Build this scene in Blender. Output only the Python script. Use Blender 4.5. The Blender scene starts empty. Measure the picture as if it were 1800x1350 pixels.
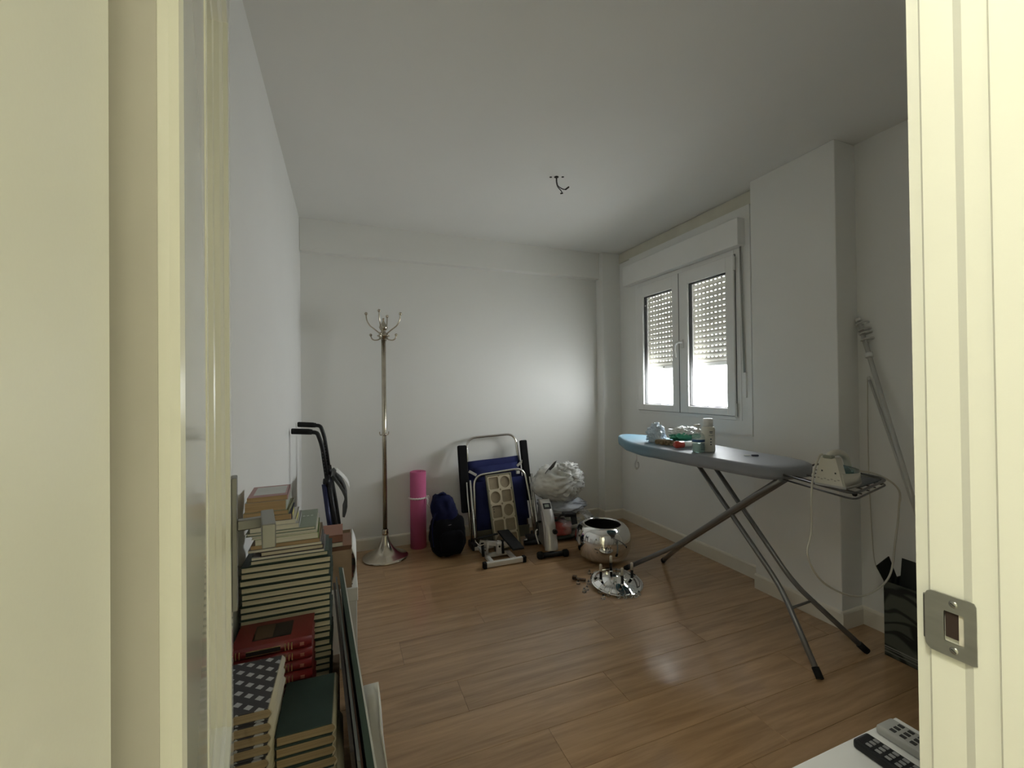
import bpy, bmesh, math, random
from mathutils import Vector, Matrix, noise

random.seed(7)
S = bpy.context.scene
COL = S.collection

# ------------------------------------------------------------------ camera
cam_d = bpy.data.cameras.new('camera')
cam_d.sensor_width = 36.0
cam_d.lens = 753.3 * 36.0 / 1800.0
cam_d.clip_start = 0.02
cam = bpy.data.objects.new('camera', cam_d)
COL.objects.link(cam)
yaw, pitch, roll = 0.374196, 0.0080552, -0.0111398
fw = Vector((math.sin(yaw) * math.cos(pitch), math.cos(yaw) * math.cos(pitch), math.sin(pitch)))
rt = Vector((math.cos(yaw), -math.sin(yaw), 0))
up = rt.cross(fw)
r2 = rt * math.cos(roll) + up * math.sin(roll)
u2 = -rt * math.sin(roll) + up * math.cos(roll)
cam.matrix_world = Matrix(((r2.x, u2.x, -fw.x, 0), (r2.y, u2.y, -fw.y, 0), (r2.z, u2.z, -fw.z, 1.27), (0, 0, 0, 1)))
S.camera = cam

# ------------------------------------------------------------------ sky, lights, exposure
W = bpy.data.worlds.new('overcast_sky')
S.world = W
W.use_nodes = True
bg = W.node_tree.nodes['Background']
# overcast sky above the horizon, pale street and facades below it
wt = W.node_tree
wtc = wt.nodes.new('ShaderNodeTexCoord')
wsx = wt.nodes.new('ShaderNodeSeparateXYZ')
wt.links.new(wtc.outputs['Generated'], wsx.inputs[0])
wmr = wt.nodes.new('ShaderNodeMapRange')
wmr.inputs['From Min'].default_value = -0.45; wmr.inputs['From Max'].default_value = 0.05
wt.links.new(wsx.outputs['Z'], wmr.inputs['Value'])
wcr = wt.nodes.new('ShaderNodeValToRGB')
wcr.color_ramp.elements[0].color = (0.62, 0.64, 0.63, 1)
wcr.color_ramp.elements[1].color = (0.95, 0.99, 1.0, 1)
wt.links.new(wmr.outputs[0], wcr.inputs['Fac'])
wt.links.new(wcr.outputs[0], bg.inputs['Color'])
bg.inputs['Strength'].default_value = 38.0
pd = bpy.data.lights.new('window_portal', 'AREA')
pd.shape = 'RECTANGLE'
pd.size, pd.size_y = 1.06, 1.16
pd.cycles.is_portal = True
po = bpy.data.objects.new('window_portal', pd)
COL.objects.link(po)
po.location = (2.70, 2.655, 1.60)
po.rotation_euler = (0, math.pi / 2, 0)
HALL_POWER = 48.0
S.view_settings.view_transform = 'Standard'
S.view_settings.look = 'None'
S.view_settings.exposure = 0.0
S.view_settings.gamma = 1.0
S.view_settings.use_curve_mapping = False
S.cycles.max_bounces = 9
S.cycles.diffuse_bounces = 6
S.cycles.glossy_bounces = 5
S.cycles.transparent_max_bounces = 16
S.cycles.adaptive_threshold = 0.05
S.cycles.transmission_bounces = 8
S.cycles.sample_clamp_indirect = 6.0
S.cycles.caustics_reflective = False
S.cycles.caustics_refractive = False

# ------------------------------------------------------------------ materials
MATS = {}
def M(name, col, rough=0.5, metal=0.0, var=0.06, scale=6.0, bump=0.0, bscale=120.0, coat=0.0, spec=0.5, stretch=(1, 1, 1), trans=0.0, sheen=0.0, col2=None):
    if name in MATS:
        return MATS[name]
    m = bpy.data.materials.new(name)
    m.use_nodes = True
    nt = m.node_tree
    b = nt.nodes['Principled BSDF']
    b.inputs['Roughness'].default_value = rough
    b.inputs['Metallic'].default_value = metal
    b.inputs['Specular IOR Level'].default_value = spec
    b.inputs['Coat Weight'].default_value = coat
    b.inputs['Coat Roughness'].default_value = 0.08
    b.inputs['Transmission Weight'].default_value = trans
    b.inputs['Sheen Weight'].default_value = sheen
    tc = nt.nodes.new('ShaderNodeTexCoord')
    mp = nt.nodes.new('ShaderNodeMapping')
    mp.inputs['Scale'].default_value = stretch
    nt.links.new(tc.outputs['Object'], mp.inputs['Vector'])
    nz = nt.nodes.new('ShaderNodeTexNoise')
    nz.inputs['Scale'].default_value = scale
    nz.inputs['Detail'].default_value = 4
    nt.links.new(mp.outputs['Vector'], nz.inputs['Vector'])
    cr = nt.nodes.new('ShaderNodeValToRGB')
    lo = col2 if col2 else tuple(max(0, c * (1 - var)) for c in col)
    hi = col if col2 else tuple(min(1, c * (1 + var)) for c in col)
    cr.color_ramp.elements[0].position = 0.32
    cr.color_ramp.elements[1].position = 0.68
    cr.color_ramp.elements[0].color = (*lo, 1)
    cr.color_ramp.elements[1].color = (*hi, 1)
    nt.links.new(nz.outputs['Fac'], cr.inputs['Fac'])
    nt.links.new(cr.outputs['Color'], b.inputs['Base Color'])
    if bump > 0:
        n2 = nt.nodes.new('ShaderNodeTexNoise')
        n2.inputs['Scale'].default_value = bscale
        nt.links.new(mp.outputs['Vector'], n2.inputs['Vector'])
        bp = nt.nodes.new('ShaderNodeBump')
        bp.inputs['Strength'].default_value = bump
        bp.inputs['Distance'].default_value = 0.002
        nt.links.new(n2.outputs['Fac'], bp.inputs['Height'])
        nt.links.new(bp.outputs['Normal'], b.inputs['Normal'])
    MATS[name] = m
    return m

def clear_film(name, tint, opacity, rough=0.08):
    """thin plastic or window glass: mostly see-through, with a real surface reflection"""
    if name in MATS:
        return MATS[name]
    m = bpy.data.materials.new(name)
    m.use_nodes = True
    nt = m.node_tree
    for n in list(nt.nodes):
        nt.nodes.remove(n)
    out = nt.nodes.new('ShaderNodeOutputMaterial')
    tr = nt.nodes.new('ShaderNodeBsdfTransparent')
    tr.inputs['Color'].default_value = (*tint, 1)
    df = nt.nodes.new('ShaderNodeBsdfDiffuse')
    df.inputs['Color'].default_value = (*tint, 1)
    gl = nt.nodes.new('ShaderNodeBsdfGlossy')
    gl.inputs['Roughness'].default_value = rough
    lw = nt.nodes.new('ShaderNodeLayerWeight')
    lw.inputs['Blend'].default_value = 0.5
    pw = nt.nodes.new('ShaderNodeMath'); pw.operation = 'POWER'; pw.inputs[1].default_value = 4.0
    nt.links.new(lw.outputs['Facing'], pw.inputs[0])
    fr = nt.nodes.new('ShaderNodeMath'); fr.operation = 'MULTIPLY_ADD'; fr.inputs[1].default_value = 0.85; fr.inputs[2].default_value = 0.04
    nt.links.new(pw.outputs[0], fr.inputs[0])
    m1 = nt.nodes.new('ShaderNodeMixShader')
    m1.inputs['Fac'].default_value = opacity
    nt.links.new(tr.outputs[0], m1.inputs[1])
    nt.links.new(df.outputs[0], m1.inputs[2])
    m2 = nt.nodes.new('ShaderNodeMixShader')
    nt.links.new(fr.outputs[0], m2.inputs['Fac'])
    nt.links.new(m1.outputs[0], m2.inputs[1])
    nt.links.new(gl.outputs[0], m2.inputs[2])
    nt.links.new(m2.outputs[0], out.inputs['Surface'])
    MATS[name] = m
    return m

def wood_floor():
    m = bpy.data.materials.new('oak_laminate')
    m.use_nodes = True
    nt = m.node_tree
    L = nt.links.new
    b = nt.nodes['Principled BSDF']
    tc = nt.nodes.new('ShaderNodeTexCoord')
    oi = nt.nodes.new('ShaderNodeObjectInfo')
    sc = nt.nodes.new('ShaderNodeMath'); sc.operation = 'MULTIPLY'; sc.inputs[1].default_value = 37.0
    L(oi.outputs['Random'], sc.inputs[0])
    cb = nt.nodes.new('ShaderNodeCombineXYZ')
    L(sc.outputs[0], cb.inputs['X']); L(sc.outputs[0], cb.inputs['Y']); L(sc.outputs[0], cb.inputs['Z'])
    ad = nt.nodes.new('ShaderNodeVectorMath'); ad.operation = 'ADD'
    L(tc.outputs['Object'], ad.inputs[0]); L(cb.outputs[0], ad.inputs[1])
    mp = nt.nodes.new('ShaderNodeMapping'); mp.inputs['Scale'].default_value = (0.9, 13, 1)
    L(ad.outputs[0], mp.inputs['Vector'])
    nz = nt.nodes.new('ShaderNodeTexNoise'); nz.inputs['Scale'].default_value = 2.2; nz.inputs['Detail'].default_value = 7; nz.inputs['Distortion'].default_value = 0.5; nz.inputs['Roughness'].default_value = 0.62
    L(mp.outputs[0], nz.inputs['Vector'])
    cr = nt.nodes.new('ShaderNodeValToRGB')
    cr.color_ramp.elements[0].position = 0.22; cr.color_ramp.elements[0].color = (0.240, 0.132, 0.058, 1)
    cr.color_ramp.elements[1].position = 0.80; cr.color_ramp.elements[1].color = (0.545, 0.345, 0.180, 1)
    L(nz.outputs['Fac'], cr.inputs['Fac'])
    hv = nt.nodes.new('ShaderNodeHueSaturation')
    mr = nt.nodes.new('ShaderNodeMapRange'); mr.inputs['To Min'].default_value = 0.965; mr.inputs['To Max'].default_value = 1.035
    L(oi.outputs['Random'], mr.inputs['Value']); L(mr.outputs[0], hv.inputs['Value'])
    L(cr.outputs[0], hv.inputs['Color']); L(hv.outputs[0], b.inputs['Base Color'])
    b.inputs['Roughness'].default_value = 0.42
    b.inputs['Specular IOR Level'].default_value = 0.35
    b.inputs['Coat Weight'].default_value = 1.0
    b.inputs['Coat Roughness'].default_value = 0.17
    bp = nt.nodes.new('ShaderNodeBump'); bp.inputs['Strength'].default_value = 0.03; bp.inputs['Distance'].default_value = 0.0005
    L(nz.outputs['Fac'], bp.inputs['Height']); L(bp.outputs[0], b.inputs['Normal'])
    return m

def pattern_mat(name, kind, c1, c2, scale, rough=0.5):
    m = bpy.data.materials.new(name)
    m.use_nodes = True
    nt = m.node_tree
    L = nt.links.new
    b = nt.nodes['Principled BSDF']
    b.inputs['Roughness'].default_value = rough
    tc = nt.nodes.new('ShaderNodeTexCoord')
    cr = nt.nodes.new('ShaderNodeValToRGB')
    cr.color_ramp.elements[0].color = (*c1, 1); cr.color_ramp.elements[1].color = (*c2, 1)
    if kind == 'leaf':
        n1 = nt.nodes.new('ShaderNodeTexNoise'); n1.inputs['Scale'].default_value = 3.0
        L(tc.outputs['Object'], n1.inputs['Vector'])
        mx = nt.nodes.new('ShaderNodeVectorMath'); mx.operation = 'MULTIPLY_ADD'
        mx.inputs[1].default_value = (0.35, 0.35, 0.35)
        L(n1.outputs['Color'], mx.inputs[0]); L(tc.outputs['Object'], mx.inputs[2])
        mp = nt.nodes.new('ShaderNodeMapping'); mp.inputs['Scale'].default_value = (1, 0.55, 1.25)
        L(mx.outputs[0], mp.inputs['Vector'])
        v = nt.nodes.new('ShaderNodeTexVoronoi'); v.feature = 'DISTANCE_TO_EDGE'; v.inputs['Scale'].default_value = scale
        L(mp.outputs[0], v.inputs['Vector'])
        cr.color_ramp.elements[0].position = 0.05; cr.color_ramp.elements[1].position = 0.12
        L(v.outputs['Distance'], cr.inputs['Fac'])
    elif kind == 'check':
        mp = nt.nodes.new('ShaderNodeMapping'); mp.inputs['Rotation'].default_value = (0, 0, 0.62); mp.inputs['Scale'].default_value = (scale, scale, scale)
        L(tc.outputs['Object'], mp.inputs['Vector'])
        sx = nt.nodes.new('ShaderNodeSeparateXYZ'); L(mp.outputs[0], sx.inputs[0])
        prev = None
        for ax, lim in (('X', 0.52), ('Y', 0.42)):
            fr = nt.nodes.new('ShaderNodeMath'); fr.operation = 'FRACT'; L(sx.outputs[ax], fr.inputs[0])
            lt = nt.nodes.new('ShaderNodeMath'); lt.operation = 'LESS_THAN'; lt.inputs[1].default_value = lim; L(fr.outputs[0], lt.inputs[0])
            if prev is not None:
                mm = nt.nodes.new('ShaderNodeMath'); mm.operation = 'MULTIPLY'; L(prev.outputs[0], mm.inputs[0]); L(lt.outputs[0], mm.inputs[1]); prev = mm
            else:
                prev = lt
        L(prev.outputs[0], cr.inputs['Fac'])
    elif kind == 'grad':
        sx = nt.nodes.new('ShaderNodeSeparateXYZ'); L(tc.outputs['Object'], sx.inputs[0])
        nz = nt.nodes.new('ShaderNodeTexNoise'); nz.inputs['Scale'].default_value = 7; L(tc.outputs['Object'], nz.inputs['Vector'])
        ma = nt.nodes.new('ShaderNodeMath'); ma.operation = 'MULTIPLY_ADD'; ma.inputs[1].default_value = 0.25
        L(nz.outputs['Fac'], ma.inputs[0]); L(sx.outputs['Y'], ma.inputs[2])
        cr.color_ramp.elements[0].position = 0.0; cr.color_ramp.elements[1].position = 0.66
        L(ma.outputs[0], cr.inputs['Fac'])
        b.inputs['Sheen Weight'].default_value = 0.2
    elif kind == 'pages':
        mp = nt.nodes.new('ShaderNodeMapping'); mp.inputs['Scale'].default_value = (3, 3, 420)
        L(tc.outputs['Object'], mp.inputs['Vector'])
        nz = nt.nodes.new('ShaderNodeTexNoise'); nz.inputs['Scale'].default_value = 2; nz.inputs['Detail'].default_value = 3
        L(mp.outputs[0], nz.inputs['Vector'])
        cr.color_ramp.elements[0].position = 0.3; cr.color_ramp.elements[1].position = 0.7
        L(nz.outputs['Fac'], cr.inputs['Fac'])
    L(cr.outputs[0], b.inputs['Base Color'])
    return m

wall_m = M('white_wall_paint', (0.80, 0.80, 0.775), 0.9, var=0.012, scale=2, bump=0.05, bscale=300)
ceil_m = M('ceiling_paint', (0.79, 0.79, 0.765), 0.95, var=0.012, scale=2)
base_m = M('cream_skirting_lacquer', (0.74, 0.70, 0.61), 0.35, var=0.02)
lacq_m = M('cream_white_lacquer', (0.82, 0.81, 0.70), 0.24, var=0.015, scale=3, bump=0.02, bscale=400)
pvc_m = M('white_pvc', (0.82, 0.82, 0.80), 0.35, var=0.01)
slat_m = M('shutter_slat_plastic', (0.66, 0.64, 0.58), 0.5, var=0.03)
def add_translucency(m, col, fac):
    nt = m.node_tree
    out = [n for n in nt.nodes if n.type == 'OUTPUT_MATERIAL'][0]
    src = nt.nodes['Principled BSDF']
    tl = nt.nodes.new('ShaderNodeBsdfTranslucent'); tl.inputs['Color'].default_value = (*col, 1)
    mx = nt.nodes.new('ShaderNodeMixShader'); mx.inputs['Fac'].default_value = fac
    nt.links.new(src.outputs[0], mx.inputs[1]); nt.links.new(tl.outputs[0], mx.inputs[2])
    nt.links.new(mx.outputs[0], out.inputs['Surface'])
add_translucency(slat_m, (0.9, 0.90, 0.86), 0.035)
stain_m = M('bare_cream_plaster', (0.64, 0.62, 0.53), 0.95, var=0.06, scale=5)
gasket_m = M('dark_rubber_gasket', (0.03, 0.03, 0.03), 0.7)
glass_m = clear_film('window_glass', (1, 1, 1), 0.0, 0.01)
steel_m = M('brushed_steel', (0.50, 0.50, 0.47), 0.33, 1.0, var=0.08, scale=14, stretch=(1, 1, 6))
chrome_m = M('polished_chrome', (0.80, 0.79, 0.77), 0.035, 1.0, var=0.0)
tube_m = M('grey_powder_coated_tube', (0.22, 0.22, 0.22), 0.35, 0.5, var=0.05)
alu_m = M('aluminium_tube', (0.68, 0.66, 0.62), 0.26, 1.0, var=0.05)
black_m = M('black_plastic', (0.008, 0.008, 0.009), 0.45, var=0.2, spec=0.35)
rubber_m = M('black_rubber', (0.010, 0.010, 0.010), 0.75, var=0.2, spec=0.25)
nickel_m = M('aged_nickel', (0.50, 0.45, 0.37), 0.22, 1.0, var=0.10, scale=20)
white_m = M('white_plastic', (0.78, 0.78, 0.76), 0.4, var=0.02)
card_m = M('brown_cardboard', (0.34, 0.245, 0.16), 0.85, var=0.10, scale=14)
paper_m = M('white_paper', (0.80, 0.80, 0.78), 0.8, var=0.03)
cream_pg = pattern_mat('cream_pages', 'pages', (0.44, 0.39, 0.27), (0.66, 0.60, 0.45), 1, 0.9)
white_pg = pattern_mat('pale_pages', 'pages', (0.54, 0.51, 0.41), (0.75, 0.72, 0.60), 1, 0.9)
tan_pg = pattern_mat('yellowed_pages', 'pages', (0.30, 0.20, 0.10), (0.46, 0.32, 0.18), 1, 0.9)
old_pg = pattern_mat('browned_pages', 'pages', (0.24, 0.17, 0.095), (0.42, 0.32, 0.19), 1, 0.9)
FLOOR_M = wood_floor()

# ------------------------------------------------------------------ mesh helpers
def new():
    return bmesh.new()

def box(bm, c, s, rot=None, bev=0.0, seg=1):
    r = bmesh.ops.create_cube(bm, size=1.0)
    vs = r['verts']
    mt = Matrix.Translation(c) @ (rot.to_4x4() if rot is not None else Matrix.Identity(4)) @ Matrix.Diagonal((s[0], s[1], s[2], 1))
    bmesh.ops.transform(bm, matrix=mt, verts=vs)
    if bev > 0:
        es = list({e for v in vs for e in v.link_edges})
        bmesh.ops.bevel(bm, geom=es, offset=bev, segments=seg, affect='EDGES', profile=0.5)
    return bm

def bxx(bm, x0, x1, y0, y1, z0, z1, bev=0.0, seg=1):
    return box(bm, ((x0 + x1) / 2, (y0 + y1) / 2, (z0 + z1) / 2), (abs(x1 - x0), abs(y1 - y0), abs(z1 - z0)), None, bev, seg)

def frames(pts):
    pts = [Vector(p) for p in pts]
    n = len(pts)
    T = []
    for i in range(n):
        a = pts[max(i - 1, 0)]; b = pts[min(i + 1, n - 1)]
        t = (b - a)
        T.append(t.normalized() if t.length > 1e-9 else Vector((0, 0, 1)))
    u = T[0].orthogonal().normalized()
    out = []
    for i in range(n):
        u = (u - T[i] * u.dot(T[i]))
        u = u.normalized() if u.length > 1e-6 else T[i].orthogonal().normalized()
        out.append((pts[i], u, T[i].cross(u)))
    return out

def tube(bm, pts, r, n=10, cap=True, closed=False, flat=None):
    fr = frames(pts)
    rings = []
    for i, (p, u, v) in enumerate(fr):
        rr = r[i] if isinstance(r, (list, tuple)) else r
        ring = []
        for k in range(n):
            a = 2 * math.pi * k / n
            d = u * math.cos(a) * rr + v * math.sin(a) * rr
            if flat:
                ax, f = flat
                ax = Vector(ax)
                d = d - ax * d.dot(ax) * (1 - f)
            ring.append(bm.verts.new(p + d))
        rings.append(ring)
    m = len(rings)
    for i in range(m if closed else m - 1):
        A, B = rings[i], rings[(i + 1) % m]
        for k in range(n):
            f = bm.faces.new((A[k], A[(k + 1) % n], B[(k + 1) % n], B[k]))
            f.smooth = True
    if cap and not closed:
        bm.faces.new(list(reversed(rings[0])))
        bm.faces.new(rings[-1])
    return bm

def smooth(pts, n=8):
    P = [Vector(p) for p in pts]
    out = []
    for i in range(len(P) - 1):
        p0 = P[max(i - 1, 0)]; p1 = P[i]; p2 = P[i + 1]; p3 = P[min(i + 2, len(P) - 1)]
        for k in range(n):
            t = k / n
            out.append(0.5 * ((2 * p1) + (-p0 + p2) * t + (2 * p0 - 5 * p1 + 4 * p2 - p3) * t * t + (-p0 + 3 * p1 - 3 * p2 + p3) * t ** 3))
    out.append(P[-1])
    return out

def corner(pts, rad, n=6):
    """polyline with rounded corners"""
    P = [Vector(p) for p in pts]
    out = [P[0]]
    for i in range(1, len(P) - 1):
        a = (P[i - 1] - P[i]); b = (P[i + 1] - P[i])
        r = min(rad, a.length * 0.49, b.length * 0.49)
        s = P[i] + a.normalized() * r; e = P[i] + b.normalized() * r
        for k in range(n + 1):
            t = k / n
            out.append((1 - t) ** 2 * s + 2 * t * (1 - t) * P[i] + t * t * e)
    out.append(P[-1])
    return out

def lathe(bm, prof, c=(0, 0, 0), n=32, smoothf=True, closed_prof=False):
    cx, cy, cz = c
    rings = []
    for (r, z) in prof:
        if r < 1e-6:
            rings.append([bm.verts.new((cx, cy, cz + z))])
        else:
            rings.append([bm.verts.new((cx + r * math.cos(2 * math.pi * k / n), cy + r * math.sin(2 * math.pi * k / n), cz + z)) for k in range(n)])
    m = len(rings)
    for i in range(m if closed_prof else m - 1):
        A, B = rings[i], rings[(i + 1) % m]
        for k in range(n):
            k2 = (k + 1) % n
            if len(A) == 1 and len(B) == 1:
                continue
            if len(A) == 1:
                f = bm.faces.new((A[0], B[k2], B[k]))
            elif len(B) == 1:
                f = bm.faces.new((A[k], A[k2], B[0]))
            else:
                f = bm.faces.new((A[k], A[k2], B[k2], B[k]))
            f.smooth = smoothf
    return bm

def prism(bm, poly, axis, a0, a1):
    """extrude a 2D polygon along an axis; poly gives the two other coordinates in xyz order"""
    def mk(p, a):
        if axis == 'z': return (p[0], p[1], a)
        if axis == 'y': return (p[0], a, p[1])
        return (a, p[0], p[1])
    A = [bm.verts.new(mk(p, a0)) for p in poly]
    B = [bm.verts.new(mk(p, a1)) for p in poly]
    n = len(poly)
    bm.faces.new(A); bm.faces.new(list(reversed(B)))
    for k in range(n):
        bm.faces.new((A[k], B[k], B[(k + 1) % n], A[(k + 1) % n]))
    return bm

def ball(bm, c, r, sub=2, sc=(1, 1, 1)):
    q = bmesh.ops.create_icosphere(bm, subdivisions=sub, radius=1.0)
    bmesh.ops.transform(bm, matrix=Matrix.Translation(c) @ Matrix.Diagonal((r * sc[0], r * sc[1], r * sc[2], 1)), verts=q['verts'])
    for v in q['verts']:
        for f in v.link_faces:
            f.smooth = True
    return bm

def sheet(bm, grid, th):
    """closed slab from a grid of points with a thickness along the local normal"""
    R, Cn = len(grid), len(grid[0])
    G = [[Vector(p) for p in row] for row in grid]
    top = [[None] * Cn for _ in range(R)]; bot = [[None] * Cn for _ in range(R)]
    for i in range(R):
        for j in range(Cn):
            du = G[min(i + 1, R - 1)][j] - G[max(i - 1, 0)][j]
            dv = G[i][min(j + 1, Cn - 1)] - G[i][max(j - 1, 0)]
            nn = du.cross(dv)
            nn = nn.normalized() if nn.length > 1e-12 else Vector((0, 0, 1))
            top[i][j] = bm.verts.new(G[i][j] + nn * th / 2)
            bot[i][j] = bm.verts.new(G[i][j] - nn * th / 2)
    for i in range(R - 1):
        for j in range(Cn - 1):
            f = bm.faces.new((top[i][j], top[i + 1][j], top[i + 1][j + 1], top[i][j + 1])); f.smooth = True
            f = bm.faces.new((bot[i][j], bot[i][j + 1], bot[i + 1][j + 1], bot[i + 1][j])); f.smooth = True
    for i in range(R - 1):
        for j in (0, Cn - 1):
            bm.faces.new((top[i][j], top[i + 1][j], bot[i + 1][j], bot[i][j]))
    for j in range(Cn - 1):
        for i in (0, R - 1):
            bm.faces.new((top[i][j], top[i][j + 1], bot[i][j + 1], bot[i][j]))
    return bm

def lump(bm, c, rad, seed, amp=0.1, freq=3.0, sub=4, crumple=0.0, flatb=None, rough_freq=9.0):
    q = bmesh.ops.create_icosphere(bm, subdivisions=sub, radius=1.0)
    off = Vector((seed * 3.7, seed * 1.3, seed * 7.1))
    for v in q['verts']:
        d = v.co.normalized()
        k = 1 + amp * noise.noise(d * freq + off)
        if crumple:
            k += crumple * (abs(noise.noise(d * rough_freq + off)) * 2 - 0.6) + crumple * 0.6 * abs(noise.noise(d * rough_freq * 2.3 + off))
        p = Vector((d.x * rad[0] * k, d.y * rad[1] * k, d.z * rad[2] * k))
        if flatb is not None and p.z < -flatb:
            p.z = -flatb + (p.z + flatb) * 0.08
        v.co = p + Vector(c)
        for f in v.link_faces:
            f.smooth = True
    return bm

# ------------------------------------------------------------------ scene helpers
XF = {}
def obj(name, bm, mat, parent=None, world=True, auto=False):
    """one mesh object; coordinates are given in world space unless world is False"""
    bmesh.ops.recalc_face_normals(bm, faces=bm.faces)
    if parent is not None and world:
        bm.transform(XF[parent.name].inverted())
    me = bpy.data.meshes.new(name)
    bm.to_mesh(me); bm.free()
    me.materials.append(mat)
    o = bpy.data.objects.new(name, me)
    COL.objects.link(o)
    if parent is not None:
        o.parent = parent
        XF[o.name] = XF.get(parent.name, Matrix.Identity(4)).copy()
    else:
        XF[o.name] = Matrix.Identity(4)
    return o

def tag(o, label=None, cat=None, group=None, kind=None):
    if label: o['label'] = label
    if cat: o['category'] = cat
    if group: o['group'] = group
    if kind: o['kind'] = kind
    return o

def thing(name, label, cat, loc, rot=None, group=None):
    o = bpy.data.objects.new(name, None)
    COL.objects.link(o)
    o.empty_display_size = 0.05
    mt = Matrix.Translation(loc)
    if rot is not None:
        mt = mt @ rot.to_4x4()
    o.matrix_world = mt
    XF[o.name] = mt.copy()
    return tag(o, label, cat, group)

def solo(name, bm, mat, label, cat, origin, group=None):
    """a thing that is one mesh, with its origin at its base"""
    bmesh.ops.recalc_face_normals(bm, faces=bm.faces)
    bm.transform(Matrix.Translation(origin).inverted())
    me = bpy.data.meshes.new(name)
    bm.to_mesh(me); bm.free()
    me.materials.append(mat)
    o = bpy.data.objects.new(name, me)
    COL.objects.link(o)
    o.location = origin
    XF[o.name] = Matrix.Translation(origin)
    return tag(o, label, cat, group)

def struct(name, bm, mat, parent=None):
    o = obj(name, bm, mat, parent)
    if parent is None:
        o['kind'] = 'structure'
    return o

def copy_tree(o, parent=None):
    c = o.copy()
    COL.objects.link(c)
    c.parent = parent
    for ch in list(o.children):
        copy_tree(ch, c)
    return c

def rz(a):
    return Matrix.Rotation(a, 3, 'Z')

ORD = ['topmost', 'second', 'third', 'fourth', 'fifth', 'sixth', 'seventh', 'eighth', 'ninth', 'tenth', 'eleventh', 'twelfth', 'thirteenth',
       'fourteenth', 'fifteenth', 'sixteenth', 'seventeenth', 'eighteenth', 'nineteenth', 'twentieth', 'twenty-first', 'twenty-second', 'twenty-third', 'twenty-fourth']

# ================================================================== THE ROOM
XL, XR, XP, XN = -0.30, 2.50, 2.395, 2.56      # left wall, window wall, pillar face, near right wall
YB, YC, ZC = 3.585, 3.475, 2.55                # back wall, column face, ceiling
YF0, YF1 = 0.14, 0.26                          # door wall

fl = struct('floor', bxx(new(), XL - 0.1, XN + 0.1, YF0, YB + 0.1, -0.12, -0.009), FLOOR_M)
row_w, plank_l = 0.193, 1.215
pm = None
y = 0.10; r = 0
while y < YB:
    x = XL - plank_l + [0.55, 1.0, 0.15, 0.75, 0.35][r % 5]
    while x < XN:
        if pm is None:
            pb = bxx(new(), 0, plank_l - 0.0012, 0, row_w - 0.0012, -0.008, 0, 0.0007)
            pk = obj('floor_plank', pb, FLOOR_M, fl)
            pm = pk.data
        else:
            pk = bpy.data.objects.new('floor_plank', pm)
            COL.objects.link(pk)
            pk.parent = fl
        # cut the boards to length at the walls
        xa, xb = max(x, XL - 0.02), min(x + plank_l, XN + 0.02)
        pk.location = (xa, y, 0)
        pk.scale = (max(0.02, (xb - xa) / plank_l), 1, 1)
        x += plank_l
    y += row_w; r += 1

struct('ceiling', bxx(new(), XL - 0.1, XN + 0.3, YF0, YB + 0.1, ZC, ZC + 0.1), ceil_m)
struct('wall_left', bxx(new(), XL - 0.1, XL, YF0, YB + 0.1, -0.1, ZC), wall_m)
struct('wall_back', bxx(new(), XL - 0.1, XN + 0.3, YB, YB + 0.1, -0.1, ZC), wall_m)
struct('trim_1', bxx(new(), XL, 2.30, YB - 0.065, YB + 0.01, 2.305, ZC + 0.01, 0.006, 2), wall_m)            # ceiling beam
bm = bxx(new(), 2.30, XR + 0.02, YC, YB + 0.01, -0.05, ZC + 0.01, 0.008, 2)
struct('trim_2', bm, wall_m)                                                                                 # corner column
# window wall with a real opening
wy0, wy1, wz0, wz1 = 2.105, 3.205, 1.03, 2.19
bm = new()
bxx(bm, XR, XR + 0.25, 1.90, wy0, -0.1, ZC)
bxx(bm, XR, XR + 0.25, wy1, YB + 0.05, -0.1, ZC)
bxx(bm, XR, XR + 0.25, wy0, wy1, -0.1, wz0)
bxx(bm, XR, XR + 0.25, wy0, wy1, wz1, ZC)
struct('wall_right', bm, wall_m)
bm = new(); bxx(bm, XP, XR + 0.25, 1.455, 1.955, -0.1, ZC, 0.004, 2); struct('trim_3', bm, wall_m)            # pillar beside the window
bm = new(); bxx(bm, XN, XN + 0.2, YF0, 1.47, -0.1, ZC); struct('wall_right_near', bm, wall_m)
# bare plaster strip and raised surround round the window
bm = new(); bxx(bm, XR - 0.010, XR + 0.01, 1.955, YC, 2.455, ZC - 0.004, 0.003); struct('trim_4', bm, stain_m)
bm = new()
sx0, sx1 = XR - 0.022, XR + 0.02
bxx(bm, sx0, sx1, 2.03, wy0, 0.933, 2.455); bxx(bm, sx0, sx1, wy1, 3.30, 0.933, 2.455)
bxx(bm, sx0, sx1, wy0, wy1, 0.933, wz0); bxx(bm, sx0, sx1, wy0, wy1, wz1, 2.455)
struct('trim_5', bm, wall_m)

# skirting boards
def skirting(name, x0, y0, x1, y1, nx, ny):
    bm = new()
    t, h = 0.013, 0.092
    a = Vector((x0, y0, 0)); b = Vector((x1, y1, 0)); n = Vector((nx, ny, 0))
    prof = [(0, 0), (t, 0), (t, h - 0.012), (t * 0.75, h - 0.004), (t * 0.35, h), (0, h)]
    A = [bm.verts.new(a + n * p[0] + Vector((0, 0, p[1]))) for p in prof]
    B = [bm.verts.new(b + n * p[0] + Vector((0, 0, p[1]))) for p in prof]
    bm.faces.new(A); bm.faces.new(list(reversed(B)))
    for k in range(len(prof)):
        bm.faces.new((A[k], B[k], B[(k + 1) % len(prof)], A[(k + 1) % len(prof)]))
    return struct(name, bm, base_m)
skirting('baseboard_left', XL, 0.26, XL, YB, 1, 0)
skirting('baseboard_back', XL, YB, 2.30, YB, 0, -1)
skirting('baseboard_column_side', 2.30, YC, 2.30, YB, -1, 0)
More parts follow.
